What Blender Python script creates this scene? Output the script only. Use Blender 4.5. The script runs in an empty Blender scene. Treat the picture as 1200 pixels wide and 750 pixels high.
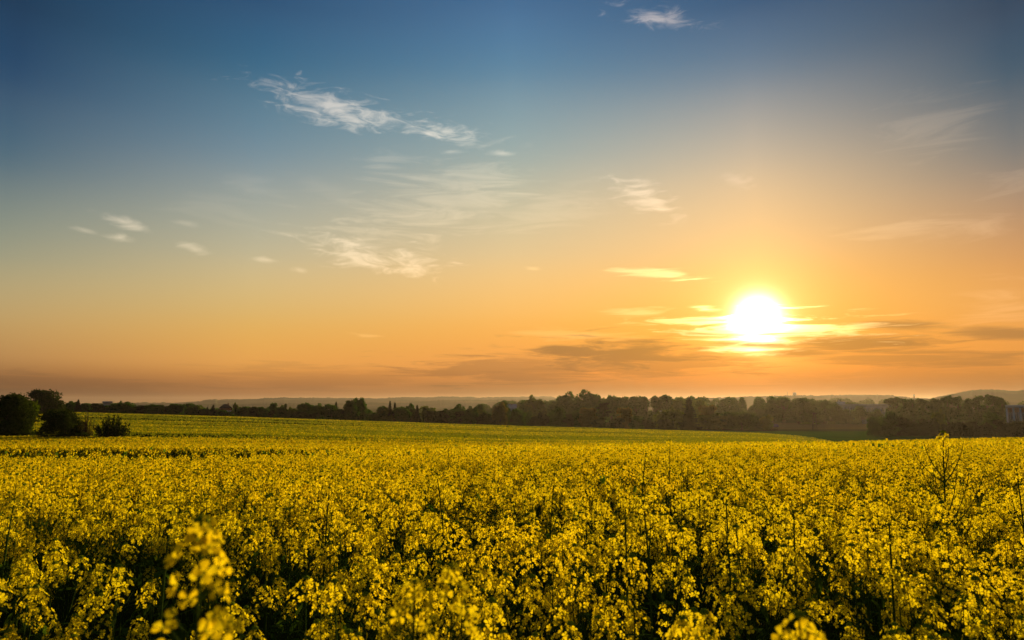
import bpy, math, random
import numpy as np
R = math.radians
sc = bpy.context.scene
col = sc.collection

# ---------------------------------------------------------------- camera
EYE = 1.95
TH = math.atan(97 / 800)
cam = bpy.data.objects.new('camera', bpy.data.cameras.new('camera'))
col.objects.link(cam)
cam.location = (0, 0, EYE)
cam.rotation_euler = (R(90) + TH, 0, 0)
cam.data.lens = 24
cam.data.sensor_width = 36
cam.data.clip_start = 0.05
cam.data.clip_end = 40000
cam.data.dof.use_dof = True
cam.data.dof.focus_distance = 7.0
cam.data.dof.aperture_fstop = 5.6
sc.camera = cam

def ray(px, py):
    b = 375 - py
    y = 800 * math.cos(TH) - b * math.sin(TH)
    z = 800 * math.sin(TH) + b * math.cos(TH)
    return (px - 600, y, z)
def at(px, py, Y):
    x, y, z = ray(px, py)
    t = Y / y
    return (x * t, Y, EYE + z * t)
def azel(px, py):
    x, y, z = ray(px, py)
    return math.degrees(math.atan2(x, y)), math.degrees(math.atan2(z, math.hypot(x, y)))

SUN_AZ, SUN_EL = azel(888, 373)
SUN_DIR = (math.sin(R(SUN_AZ)) * math.cos(R(SUN_EL)), math.cos(R(SUN_AZ)) * math.cos(R(SUN_EL)), math.sin(R(SUN_EL)))

# ---------------------------------------------------------------- exposure
sc.view_settings.view_transform = 'Standard'
sc.view_settings.look = 'None'
sc.view_settings.gamma = 1
sc.view_settings.use_curve_mapping = False
sc.view_settings.exposure = 0.4
sc.render.engine = 'CYCLES'
sc.cycles.use_denoising = True
sc.cycles.max_bounces = 6
sc.cycles.diffuse_bounces = 2
sc.cycles.glossy_bounces = 1
sc.cycles.transmission_bounces = 3
sc.cycles.transparent_max_bounces = 6
sc.cycles.volume_bounces = 0

# ---------------------------------------------------------------- sun
sl = bpy.data.lights.new('sun', 'SUN')
sl.energy = 5.0
sl.angle = R(0.6)
sl.color = (1.0, 0.70, 0.30)
sun = bpy.data.objects.new('sun', sl)
col.objects.link(sun)
from mathutils import Vector
sun.rotation_euler = Vector(SUN_DIR).to_track_quat('Z', 'Y').to_euler()

# ---------------------------------------------------------------- world: graded evening sky, aureole and clouds, all by direction
def lin(c):
    return tuple(((v / 255) / 12.92 if v / 255 <= .04045 else ((v / 255 + .055) / 1.055) ** 2.4) for v in c)
w = bpy.data.worlds.new('World')
sc.world = w
w.use_nodes = True
NT = w.node_tree
NT.nodes.clear()
def N(t, **k):
    n = NT.nodes.new(t)
    for a, v in k.items():
        setattr(n, a, v)
    return n
def L(a, b):
    NT.links.new(a, b)
def M(op, a, b=None, c=None, clamp=False):
    n = N('ShaderNodeMath', operation=op, use_clamp=clamp)
    for i, v in enumerate((a, b, c)):
        if v is None: continue
        if isinstance(v, (int, float)): n.inputs[i].default_value = v
        else: L(v, n.inputs[i])
    return n.outputs[0]
def MR(v, a, b, c=0, d=1, kind='LINEAR'):
    n = N('ShaderNodeMapRange', interpolation_type=kind, clamp=True)
    L(v, n.inputs[0])
    for i, x in enumerate((a, b, c, d)): n.inputs[1 + i].default_value = x
    return n.outputs[0]
def MIX(f, a, b, mode='MIX'):
    n = N('ShaderNodeMix', data_type='RGBA', blend_type=mode, clamp_factor=False)
    for s, v in ((n.inputs[0], f), (n.inputs[6], a), (n.inputs[7], b)):
        if isinstance(v, (int, float)): s.default_value = v
        elif isinstance(v, tuple): s.default_value = (*v, 1)
        else: L(v, s)
    return n.outputs[2]
tc = N('ShaderNodeTexCoord')
nrm = N('ShaderNodeVectorMath', operation='NORMALIZE'); L(tc.outputs['Generated'], nrm.inputs[0])
sep = N('ShaderNodeSeparateXYZ'); L(nrm.outputs[0], sep.inputs[0])
el = M('MULTIPLY', M('ARCSINE', sep.outputs[2]), 180 / math.pi)
az = M('MULTIPLY', M('ARCTAN2', sep.outputs[0], sep.outputs[1]), 180 / math.pi)
ROWS = (0, 100, 200, 300, 370, 430, 466)
SKY = {
    0:    ((26, 58, 88), (52, 82, 110), (98, 118, 126), (160, 156, 128), (190, 158, 104), (178, 128, 76), (158, 110, 76)),
    300:  ((42, 82, 118), (76, 116, 141), (136, 152, 156), (196, 182, 145), (222, 178, 104), (226, 156, 76), (202, 134, 84)),
    600:  ((64, 106, 146), (108, 143, 163), (172, 179, 166), (228, 196, 142), (246, 182, 94), (232, 148, 66), (200, 124, 62)),
    888:  ((50, 88, 124), (128, 140, 150), (208, 184, 152), (246, 190, 116), (249, 172, 58), (240, 134, 16), (226, 116, 10)),
    1200: ((38, 66, 92), (74, 94, 110), (142, 128, 116), (206, 148, 92), (226, 154, 76), (208, 128, 48), (180, 106, 44)),
}
cols = []
for px, cs in SKY.items():
    r = N('ShaderNodeValToRGB'); e = r.color_ramp.elements
    pts = sorted((azel(px, py)[1], c) for py, c in zip(ROWS, cs))
    top = pts[-1][1]
    pts = pts + [(60, tuple(v * .62 for v in top))]
    while len(e) > 1: e.remove(e[-1])
    for i, (a, c) in enumerate(pts):
        p = max(0, a) / 60
        x = e[0] if i == 0 else e.new(p)
        x.position = p; x.color = (*lin(c), 1)
    r.color_ramp.interpolation = 'CARDINAL'
    L(M('DIVIDE', el, 60), r.inputs[0])
    cols.append((azel(px, 300)[0], r.outputs[0]))
sky = cols[0][1]
for (a0, _), (a1, c1) in zip(cols, cols[1:]):
    sky = MIX(MR(az, a0, a1), sky, c1)
# away from the sunset the sky fades to dusk blue
back = MR(M('ABSOLUTE', az), 45, 150, 0, 1, 'SMOOTHSTEP')
sky = MIX(M('MULTIPLY', back, .75), sky, (.035, .06, .10))
# aureole
dt = N('ShaderNodeVectorMath', operation='DOT_PRODUCT'); L(nrm.outputs[0], dt.inputs[0]); dt.inputs[1].default_value = SUN_DIR
gam = M('MULTIPLY', M('ARCCOSINE', M('MINIMUM', dt.outputs['Value'], 0.9999999)), 180 / math.pi)
def ex(s, p=1):
    q = M('DIVIDE', gam, s)
    if p == 2: q = M('MULTIPLY', q, q)
    return M('EXPONENT', M('MULTIPLY', q, -1))
g_core = M('MULTIPLY', ex(1.35, 2), 6.5)
g_mid = M('MULTIPLY', ex(2.1), 1.75)
g_wide = M('MULTIPLY', ex(8), .05)
low = MR(el, .3, 5.5, .30, 1, 'SMOOTHSTEP')
def scale(c, f):
    n = N('ShaderNodeVectorMath', operation='SCALE')
    n.inputs[0].default_value = c
    L(f, n.inputs['Scale']); return n.outputs[0]
def vadd(a, b):
    n = N('ShaderNodeVectorMath', operation='ADD'); L(a, n.inputs[0]); L(b, n.inputs[1]); return n.outputs[0]
glow = vadd(vadd(scale((1, .86, .62), g_core), scale((1, .63, .23), g_mid)), scale((1, .55, .14), g_wide))
sky = MIX(MR(el, .3, 3.4, .80, 0, 'SMOOTHSTEP'), sky, MIX(1.0, sky, (.30, .26, .20), 'MULTIPLY'))
# clouds
cv = N('ShaderNodeCombineXYZ'); L(az, cv.inputs[0]); L(el, cv.inputs[1])
def noise(sx, sy, scl, det, dist=0.0, off=0, rot=0):
    m = N('ShaderNodeMapping'); L(cv.outputs[0], m.inputs[0])
    m.inputs['Scale'].default_value = (sx, sy, 1); m.inputs['Location'].default_value = (off, off * .7, off * .3)
    m.inputs['Rotation'].default_value = (0, 0, R(rot))
    n = N('ShaderNodeTexNoise'); L(m.outputs[0], n.inputs['Vector'])
    n.inputs['Scale'].default_value = scl; n.inputs['Detail'].default_value = det; n.inputs['Roughness'].default_value = .62
    n.inputs['Distortion'].default_value = dist
    return n.outputs['Fac']
n_wisp = noise(.34, 1.15, 1.05, 9, .9, 3, 12)
n_flat = noise(.17, 2.1, .9, 9, .7, 11, 0)
n_bank = noise(.17, 1.25, 1.2, 9, .5, 31, 0)
n_soft = noise(.12, .8, .9, 7, 1.6, 23, -24)
def blobs(lst, nz, amp, soft=.9, bias=0.0):
    acc = None
    for (x0, y0, x1, y1, th, op) in lst:
        a0, e0 = azel(x0, y0); a1, e1 = azel(x1, y1)
        m = N('ShaderNodeMapping', vector_type='TEXTURE'); L(cv.outputs[0], m.inputs[0])
        m.inputs['Location'].default_value = ((a0 + a1) / 2, (e0 + e1) / 2, 0)
        m.inputs['Rotation'].default_value = (0, 0, math.atan2(e1 - e0, a1 - a0))
        m.inputs['Scale'].default_value = (math.hypot(a1 - a0, e1 - e0) / 2 * 1.12, th * .0716 * 1.25, 1)
        ln = N('ShaderNodeVectorMath', operation='LENGTH'); L(m.outputs[0], ln.inputs[0])
        t = M('SUBTRACT', 1.0 + bias, ln.outputs['Value'])
        t = M('MULTIPLY_ADD', M('SUBTRACT', nz, .5), amp * min(1, max(.5, th / 12)), t)
        t = MR(t, 0.08, soft, 0, op, 'SMOOTHSTEP')
        acc = t if acc is None else M('MAXIMUM', acc, t)
    return acc
CLEAR = [(298, 104, 482, 145, 16, .95), (468, 148, 574, 161, 12, .95), (513, 178, 543, 178, 3, .5), (570, 179, 608, 180, 4, .7),
         (720, 14, 824, 27, 10, .8), (764, 30, 784, 32, 4, .35), (108, 248, 176, 270, 5.5, .8), (83, 267, 114, 273, 3, .4), (122, 276, 157, 281, 4, .65),
         (205, 285, 250, 298, 5.5, .8), (198, 258, 234, 265, 4, .3), (292, 302, 332, 307, 3, .45), (338, 314, 364, 319, 3, .35),
         (358, 285, 522, 315, 16, .7), (715, 218, 790, 244, 17, .6), (842, 208, 888, 217, 8, .4)]
LOWC = [(712, 321, 828, 322, 8, 1), (696, 364, 790, 369, 6, .6), (805, 361, 850, 364, 4, .9), (585, 386, 764, 396, 7, .35), (614, 314, 636, 316, 2.5, .4),
        (768, 379, 1030, 385, 13, 1), (812, 394, 965, 399, 8, 1), (820, 407, 940, 412, 7, .9), (404, 391, 448, 394, 2.5, .35)]
WISP = [(405, 254, 630, 212, 36, .34), (415, 206, 476, 184, 14, .2), (575, 268, 712, 222, 24, .2), (975, 276, 1160, 262, 12, .24), (1045, 156, 1160, 136, 24, .16),
        (1140, 217, 1230, 206, 12, .16), (1120, 362, 1230, 350, 18, .2), (250, 205, 340, 232, 10, .10), (345, 210, 420, 232, 10, .08), (200, 245, 300, 240, 22, .08)]
BANK = [(590, 414, 850, 421, 21, .95), (520, 433, 700, 434, 10, .7)]
DARK = [(470, 434, 720, 436, 15, .6), (660, 428, 900, 430, 14, .6), (1000, 380, 1120, 384, 6, .7), (1105, 390, 1260, 392, 6, .75),
        (890, 403, 1120, 401, 8, .85), (800, 390, 985, 392, 5, .9), (835, 403, 940, 404, 5, .9), (880, 413, 1000, 414, 5, .8), (940, 419, 1260, 421, 8, .65), (230, 444, 520, 441, 12, .22), (450, 452, 840, 456, 12, .2), (880, 446, 1250, 440, 12, .2), (-80, 452, 200, 456, 12, .25)]
mk_c = blobs(CLEAR, n_wisp, 4.2, 1.6, .12)
mk_l = blobs(LOWC, n_flat, 5.6, 1.0)
mk_w = blobs(WISP, n_soft, 4.6, 1.5, .2)
mk_d = M('MAXIMUM', blobs(DARK, n_flat, 3.8, .9, .22), blobs(BANK, n_bank, 3.0, 1.0, .15))
sky = MIX(mk_d, sky, MIX(1.0, sky, (.38, .42, .70), 'MULTIPLY'))
glow = MIX(mk_d, glow, MIX(1.0, glow, (.30, .24, .18), 'MULTIPLY'))
sky = MIX(mk_c, sky, MIX(1.0, sky, (.50, .38, .27), 'ADD'))
sky = MIX(mk_w, sky, MIX(1.0, sky, (.44, .32, .20), 'ADD'))
sky = MIX(mk_l, sky, MIX(1.0, sky, (.32, .24, .11), 'ADD'))
glow = MIX(M('SUBTRACT', 1, low), glow, (0, 0, 0))
glow = MIX(mk_l, glow, MIX(1.0, vadd(glow, scale((1, .62, .22), ex(3.0))), (3.2, 3.4, 3.6), 'MULTIPLY'))
sky = MIX(1.0, sky, glow, 'ADD')
ns = N('ShaderNodeTexSky', sky_type='NISHITA')
ns.sun_disc = False
ns.sun_elevation = R(SUN_EL)
ns.sun_rotation = R(SUN_AZ)
ns.air_density = 1.6; ns.dust_density = 3.0; ns.ozone_density = 1.5
sc10 = N('ShaderNodeVectorMath', operation='SCALE'); L(sky, sc10.inputs[0]); sc10.inputs['Scale'].default_value = 10.0 * 2 ** -.4
final = MIX(.97, ns.outputs[0], sc10.outputs[0])
bg = N('ShaderNodeBackground'); L(final, bg.inputs[0]); bg.inputs[1].default_value = .1
wo = N('ShaderNodeOutputWorld'); L(bg.outputs[0], wo.inputs[0])
w.cycles.sampling_method = 'MANUAL'
w.cycles.sample_map_resolution = 1024

# ================================================================ materials
def mat(name):
    m = bpy.data.materials.new(name); m.use_nodes = True
    return m, m.node_tree, m.node_tree.nodes, m.node_tree.links
def leafy(name, c1, c2, trans, tcol=None, rough=.6, patch=0, patch_cols=None, gloss=.1):
    """two-sided thin tissue: diffuse + translucent, colour varied per leaf and in broad patches"""
    m, t, n, l = mat(name); n.clear()
    out = n.new('ShaderNodeOutputMaterial')
    geo = n.new('ShaderNodeNewGeometry')
    mx = n.new('ShaderNodeMix'); mx.data_type = 'RGBA'
    mx.inputs[6].default_value = (*c1, 1); mx.inputs[7].default_value = (*c2, 1)
    l.new(geo.outputs['Random Per Island'], mx.inputs[0])
    c = mx.outputs[2]
    if patch:
        nz = n.new('ShaderNodeTexNoise'); nz.inputs['Scale'].default_value = patch; nz.inputs['Detail'].default_value = 3
        l.new(geo.outputs['Position'], nz.inputs['Vector'])
        rp = n.new('ShaderNodeValToRGB'); rp.color_ramp.elements[0].position = .38; rp.color_ramp.elements[1].position = .62
        rp.color_ramp.elements[0].color = (*patch_cols[0], 1); rp.color_ramp.elements[1].color = (*patch_cols[1], 1)
        l.new(nz.outputs['Fac'], rp.inputs[0])
        m2 = n.new('ShaderNodeMix'); m2.data_type = 'RGBA'; m2.blend_type = 'MULTIPLY'; m2.inputs[0].default_value = 1
        l.new(c, m2.inputs[6]); l.new(rp.outputs[0], m2.inputs[7]); c = m2.outputs[2]
    d = n.new('ShaderNodeBsdfDiffuse'); l.new(c, d.inputs[0])
    tr = n.new('ShaderNodeBsdfTranslucent')
    if tcol:
        m3 = n.new('ShaderNodeMix'); m3.data_type = 'RGBA'; m3.blend_type = 'MULTIPLY'; m3.inputs[0].default_value = 1
        l.new(c, m3.inputs[6]); m3.inputs[7].default_value = (*tcol, 1); l.new(m3.outputs[2], tr.inputs[0])
    else: l.new(c, tr.inputs[0])
    ms = n.new('ShaderNodeMixShader'); ms.inputs[0].default_value = trans
    l.new(d.outputs[0], ms.inputs[1]); l.new(tr.outputs[0], ms.inputs[2])
    s = ms.outputs[0]
    if gloss:
        g = n.new('ShaderNodeBsdfGlossy'); g.inputs['Roughness'].default_value = rough; g.inputs['Color'].default_value = (.8, .8, .8, 1)
        fr = n.new('ShaderNodeFresnel'); fr.inputs[0].default_value = 1.35
        mm = n.new('ShaderNodeMath'); mm.operation = 'MULTIPLY'; l.new(fr.outputs[0], mm.inputs[0]); mm.inputs[1].default_value = gloss
        m4 = n.new('ShaderNodeMixShader'); l.new(mm.outputs[0], m4.inputs[0]); l.new(s, m4.inputs[1]); l.new(g.outputs[0], m4.inputs[2]); s = m4.outputs[0]
    l.new(s, out.inputs[0])
    return m
M_PETAL = leafy('rapeseed_petal', (.94, .735, .012), (.87, .765, .018), .58, (1.0, .94, .5), patch=1.1, patch_cols=((.86, .92, .8), (1, 1, 1)), gloss=0)
M_BUD = leafy('rapeseed_bud', (.34, .40, .02), (.20, .30, .02), .35, gloss=0)
M_STEM = leafy('rapeseed_stem', (.075, .125, .020), (.05, .095, .016), .2, gloss=0)
M_LEAF = leafy('rapeseed_leaf', (.07, .13, .022), (.09, .15, .024), .5, (1.2, 1.3, .4), gloss=0)
M_FAR = leafy('rapeseed_far_bloom', (.72, .60, .010), (.60, .54, .012), .5, (1, .9, .5), gloss=0)
M_FARG = leafy('rapeseed_green_top', (.24, .29, .012), (.32, .34, .014), .45, (1, .98, .5), gloss=0)
M_TREE = leafy('tree_leaf', (.036, .086, .012), (.056, .110, .014), .4, (1.0, 1.35, .4), patch=.25, patch_cols=((.7, .75, .7), (1.1, 1.05, .9)), gloss=0)
M_TREE2 = leafy('fresh_leaf', (.09, .135, .014), (.115, .145, .014), .4, (1.15, 1.25, .35), patch=.25, patch_cols=((.7, .75, .7), (1.1, 1.05, .9)), gloss=0)
M_BRONZE = leafy('bronze_leaf', (.095, .100, .014), (.115, .110, .016), .4, (1.3, 1.05, .4), gloss=0)
M_DARK = leafy('dark_leaf', (.026, .040, .010), (.040, .060, .013), .25, (1.2, 1.2, .4), gloss=0)
M_NEEDLE = leafy('conifer_needle', (.022, .034, .014), (.034, .046, .016), .15, gloss=0)

def rough_mat(name, c1, c2, scale_, detail=6, bump=0, c3=None, rough=.9):
    m, t, n, l = mat(name)
    b = n['Principled BSDF']; b.inputs['Roughness'].default_value = rough; b.inputs['Specular IOR Level'].default_value = .1 if rough < .8 else 0
    g = n.new('ShaderNodeNewGeometry')
    z = n.new('ShaderNodeTexNoise'); z.inputs['Scale'].default_value = scale_; z.inputs['Detail'].default_value = detail
    l.new(g.outputs['Position'], z.inputs['Vector'])
    r = n.new('ShaderNodeValToRGB'); e = r.color_ramp.elements
    e[0].position = .35; e[1].position = .65; e[0].color = (*c1, 1); e[1].color = (*c2, 1)
    if c3: x = e.new(.5); x.color = (*c3, 1)
    l.new(z.outputs['Fac'], r.inputs[0]); l.new(r.outputs[0], b.inputs['Base Color'])
    if bump:
        bp = n.new('ShaderNodeBump'); bp.inputs['Strength'].default_value = .6; bp.inputs['Distance'].default_value = bump
        l.new(z.outputs['Fac'], bp.inputs['Height']); l.new(bp.outputs[0], b.inputs['Normal'])
    return m
M_BARK = rough_mat('bark', (.06, .045, .03), (.10, .075, .05), 3)
M_BRICK = rough_mat('red_brick', (.16, .06, .045), (.22, .09, .06), .8)
M_PALE = rough_mat('pale_render', (.50, .42, .40), (.60, .52, .50), .4)
M_CLAD = rough_mat('grey_cladding', (.30, .32, .40), (.36, .38, .46), .2)
M_ROOFD = rough_mat('dark_roof_tile', (.050, .040, .045), (.08, .06, .06), 1)
M_ROOFG = rough_mat('grey_sheet_roof', (.34, .38, .48), (.42, .46, .56), .3, rough=.5)
M_WHITE = rough_mat('white_paint', (.70, .70, .72), (.80, .80, .82), 1)
M_PURP = rough_mat('purple_tarpaulin', (.10, .055, .15), (.15, .08, .20), .6)
M_GLASS, _t, _n, _l = mat('window_glass')
_n['Principled BSDF'].inputs['Base Color'].default_value = (.03, .035, .05, 1); _n['Principled BSDF'].inputs['Roughness'].default_value = .08
M_WOOD = rough_mat('weathered_wood', (.05, .04, .035), (.09, .07, .06), 2)
M_HILL = rough_mat('wooded_hill', (.030, .040, .020), (.085, .080, .035), .004, c3=(.045, .055, .022))
M_SEA = None

# ================================================================ mesh helpers
def build(name, v, f, mats, fm=None, parent=None, loc=None, smooth=False):
    """v Nx3, f Mx4 (quads) numpy arrays -> one mesh object"""
    me = quadmesh(name, v, f, mats, fm, smooth)
    o = bpy.data.objects.new(name, me); col.objects.link(o)
    if parent: o.parent = parent
    if loc: o.location = loc
    return o
def quadmesh(name, v, f, mats, fm=None, smooth=False):
    v = np.asarray(v, np.float32); f = np.asarray(f, np.int32)
    me = bpy.data.meshes.new(name)
    me.vertices.add(len(v)); me.vertices.foreach_set('co', v.ravel())
    me.loops.add(f.size); me.loops.foreach_set('vertex_index', f.ravel())
    me.polygons.add(len(f)); me.polygons.foreach_set('loop_start', np.arange(0, f.size, 4, dtype=np.int32))
    for m in mats: me.materials.append(m)
    if fm is not None: me.polygons.foreach_set('material_index', np.asarray(fm, np.int32))
    if smooth: me.polygons.foreach_set('use_smooth', np.ones(len(f), bool))
    me.update(calc_edges=True)
    return me
def tag(o, label=None, cat=None, group=None, kind=None):
    if label: o['label'] = label
    if cat: o['category'] = cat
    if group: o['group'] = group
    if kind: o['kind'] = kind
    return o
def empty(name, loc=(0, 0, 0), rz=0):
    o = bpy.data.objects.new(name, None); o.location = loc; o.rotation_euler = (0, 0, rz); col.objects.link(o)
    o.empty_display_size = .2
    return o
class G:
    """collects quads"""
    def __init__(s): s.v = []; s.f = []; s.m = []; s.n = 0
    def add(s, v, f, m=0):
        v = np.asarray(v, float).reshape(-1, 3); f = np.asarray(f, int).reshape(-1, 4)
        s.v.append(v); s.f.append(f + s.n); s.m.append(np.full(len(f), m)); s.n += len(v)
    def tube(s, pts, rad, k=4, m=0):
        pts = np.asarray(pts, float); n = len(pts)
        rad = np.broadcast_to(np.asarray(rad, float), (n,))
        d = np.gradient(pts, axis=0); d /= np.linalg.norm(d, axis=1, keepdims=True) + 1e-9
        ref = np.where(np.abs(d[:, 2:3]) > .9, np.array([[1., 0, 0]]), np.array([[0, 0, 1.]]))
        a = np.cross(d, ref); a /= np.linalg.norm(a, axis=1, keepdims=True) + 1e-9
        b = np.cross(d, a)
        ang = np.arange(k) * 2 * math.pi / k
        v = pts[:, None] + rad[:, None, None] * (a[:, None] * np.cos(ang)[None, :, None] + b[:, None] * np.sin(ang)[None, :, None])
        f = []
        for i in range(n - 1):
            for j in range(k):
                f.append((i * k + j, i * k + (j + 1) % k, (i + 1) * k + (j + 1) % k, (i + 1) * k + j))
        s.add(v.reshape(-1, 3), f, m)
    def box(s, x0, x1, y0, y1, z0, z1, m=0):
        v = [(x, y, z) for z in (z0, z1) for x, y in ((x0, y0), (x1, y0), (x1, y1), (x0, y1))]
        s.add(v, [(3, 2, 1, 0), (4, 5, 6, 7), (0, 1, 5, 4), (1, 2, 6, 5), (2, 3, 7, 6), (3, 0, 4, 7)], m)
    def arr(s):
        return np.concatenate(s.v), np.concatenate(s.f), np.concatenate(s.m)
    def build(s, name, mats, parent=None, **k):
        v, f, m = s.arr()
        return build(name, v, f, mats, m, parent, **k)

# ================================================================ terrain
TPX = np.array([-400, 0, 300, 600, 780, 900, 950, 1000, 1100, 1200, 1600.])
#        Y:   py at each column (None = metres of drop below the eye)
def dr(Y, *pys): return [(p - 472) / 800 * Y for p in pys]
TAB = [
    (1.0,  [.57] * 11), (2.5, [.58] * 11), (5, [.63] * 11), (8, [.74] * 11), (12, [.97, .97, .95, .86, .82, .82, .82, .82, .82, .82, .82]),
    (18,  dr(18, 542, 542, 539, 527, 523, 522, 522, 522, 521, 521, 521)),
    (25,  dr(25, 524, 524, 524.4, 524, 521, 519, 519, 519, 518, 517, 517)),
    (35,  dr(35, 521.4, 521.4, 522, 522, 520, 518, 518, 517, 515.5, 514.5, 514)),
    (50,  dr(50, 517, 517.5, 519.5, 521, 519.6, 518, 517.6, 516.4, 513.6, 511.8, 511)),
    (65,  dr(65, 512, 513, 514.5, 519.6, 519.2, 518, 518, 517.5, 515.0, 513, 512)),
    (80,  dr(80, 503, 505, 508, 515.5, 517, 517, 517.8, 520, 524, 524, 524)),
    (120, dr(120, 494, 496, 501.5, 509.5, 512.5, 513.5, 517.2, 524, 530, 530, 530)),
    (180, dr(180, 485, 486, 493, 502.5, 506, 508, 516.5, 521, 522, 522, 521)),
    (240, dr(240, 479, 480, 488, 498, 503, 507, 510.5, 511.5, 512, 513, 513)),
    (265, dr(265, 479, 480.5, 488.5, 498.5, 503.4, 507.6, 508.5, 508.6, 509, 510, 510)),
    (300, dr(300, 483, 484, 492, 500, 504, 505.6, 505.6, 505.6, 506, 508, 508)),
    (400, [8, 8, 10, 13, 13.5, 14, 14, 14, 14, 14, 14]), (550, [11, 11, 13, 15, 15, 15, 15, 15, 15, 15, 15]),
    (900, [15] * 11), (12000, [15] * 11)]
_ly = np.log([t[0] for t in TAB]); _tv = np.array([t[1] for t in TAB])
GL = np.linspace(_ly[0], _ly[-1], 900); GP = np.linspace(-400, 1600, 401)
_a = np.array([np.interp(GL, _ly, _tv[:, j]) for j in range(len(TPX))]).T
FINE = np.array([np.interp(GP, TPX, r) for r in _a])
def gsm(a, s, ax):
    k = np.exp(-.5 * (np.arange(-3 * s, 3 * s + 1) / s) ** 2); k /= k.sum()
    pad = [(0, 0), (0, 0)]; pad[ax] = (3 * s, 3 * s)
    return np.apply_along_axis(lambda x: np.convolve(x, k, 'valid'), ax, np.pad(a, pad, mode='edge'))
FINE = gsm(gsm(FINE, 6, 0), 4, 1)
def Tz(X, Y):
    """height of the crop canopy / field surface"""
    X = np.asarray(X, float); Y = np.asarray(Y, float)
    r = np.hypot(X, Y); a = np.degrees(np.arctan2(X, Y)); ac = np.clip(a, -52, 52)
    Ye = np.maximum(r * np.cos(np.radians(ac)), 1.0)
    px = 600 + 800 * np.tan(np.radians(ac)) * np.clip((180 - np.abs(a)) / 128, 0, 1)
    i = np.clip((np.log(Ye) - GL[0]) / (GL[1] - GL[0]), 0, len(GL) - 1.001); j = np.clip((px + 400) / 5, 0, 399.999)
    i0 = i.astype(int); j0 = j.astype(int); u = i - i0; v = j - j0
    d = FINE[i0, j0] * (1 - u) * (1 - v) + FINE[i0 + 1, j0] * u * (1 - v) + FINE[i0, j0 + 1] * (1 - u) * v + FINE[i0 + 1, j0 + 1] * u * v
    return EYE - d
CROP = 1.34
def rape_edge(X, Y):
    """1 inside the rapeseed, 0 outside: the field ends behind its crest"""
    px = 600 + 800 * X / np.maximum(Y, .5)
    lim = np.interp(px, [-400, 880, 930, 975, 1020, 1100, 1600], [262, 262, 235, 190, 120, 95, 95])
    return np.clip((lim + 4 - Y) / 8, 0, 1)
def Gz(X, Y): return Tz(X, Y) - CROP * rape_edge(X, Y)

# --- value noise in numpy for density patches
_rn = np.random.default_rng(5).random((256, 256))
def vnoise(x, y):
    xi = np.floor(x).astype(int); yi = np.floor(y).astype(int); u = x - xi; v = y - yi
    u = u * u * (3 - 2 * u); v = v * v * (3 - 2 * v)
    g = lambda a, b: _rn[a % 256, b % 256]
    return (g(xi, yi) * (1 - u) + g(xi + 1, yi) * u) * (1 - v) + (g(xi, yi + 1) * (1 - u) + g(xi + 1, yi + 1) * u) * v
def fbm(x, y, o=4):
    s = 0; a = .5
    for k in range(o): s = s + a * vnoise(x * 2 ** k + 17 * k, y * 2 ** k + 31 * k); a *= .5
    return s / (1 - .5 ** o)
# tramlines (tractor tracks): distance Y as a function of column
def tram(X, Y):
    """0 on a tramline, 1 away from it"""
    px = 600 + 800 * X / np.maximum(Y, .5)
    y1 = np.interp(px, [-400, 150, 420, 600, 820, 1000], [76, 72, 69, 66, 58, 46])
    h1 = np.clip(1.6 + Y * .012, .6, 3)
    t = np.clip(np.abs(Y - y1) / h1 - .35, 0, 1)
    t = np.where(px > 930, 1, t)
    y2 = 21 + 0 * px + .6 * np.sin(X * .3)
    k2 = np.clip((560 - px) / 260, 0, 1)
    t2 = np.clip(np.abs(Y - y2) / 1.4 - 2.9, 0, 1)
    t = np.minimum(t, 1 - k2 * (1 - t2))
    return t

# ground: one polar sheet to the horizon
ra = np.concatenate([[0.0], np.geomspace(.6, 5200, 230)]); an = np.radians(np.linspace(-180, 180, 361))
RR, AA = np.meshgrid(ra, an, indexing='ij')
GX = RR * np.sin(AA); GY = RR * np.cos(AA)
gv = np.stack([GX, GY, Gz(GX, GY)], -1).reshape(-1, 3)
ni, nj = RR.shape
idx = np.arange(ni * nj).reshape(ni, nj)
gf = np.stack([idx[:-1, :-1], idx[1:, :-1], idx[1:, 1:], idx[:-1, 1:]], -1).reshape(-1, 4)[:, ::-1]
M_GROUND, t_, n_, l_ = mat('field_soil_and_crops')
b_ = n_['Principled BSDF']; b_.inputs['Roughness'].default_value = .95; b_.inputs['Specular IOR Level'].default_value = 0
ge = n_.new('ShaderNodeNewGeometry'); sp = n_.new('ShaderNodeSeparateXYZ'); l_.new(ge.outputs['Position'], sp.inputs[0])
rp = n_.new('ShaderNodeValToRGB'); e = rp.color_ramp.elements
mr = n_.new('ShaderNodeMapRange'); mr.inputs[1].default_value = 0; mr.inputs[2].default_value = 1000
nz = n_.new('ShaderNodeTexNoise'); nz.inputs['Scale'].default_value = .02; nz.inputs['Detail'].default_value = 3
l_.new(ge.outputs['Position'], nz.inputs['Vector'])
ad = n_.new('ShaderNodeMath'); ad.operation = 'MULTIPLY_ADD'; l_.new(nz.outputs['Fac'], ad.inputs[0]); ad.inputs[1].default_value = 14; l_.new(sp.outputs[1], ad.inputs[2])
l_.new(ad.outputs[0], mr.inputs[0]); l_.new(mr.outputs[0], rp.inputs[0])
e[0].position = 0; e[0].color = (.020, .024, .010, 1)
e[1].position = .10; e[1].color = (.036, .095, .010, 1)
for p, c in ((.318, (.036, .095, .010)), (.325, (.030, .034, .012)), (.352, (.030, .034, .012)), (.36, (.105, .075, .030)), (.50, (.11, .08, .034)), (.53, (.040, .052, .018)), (.8, (.05, .06, .02))):
    x = e.new(p); x.color = (*c, 1)
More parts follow.
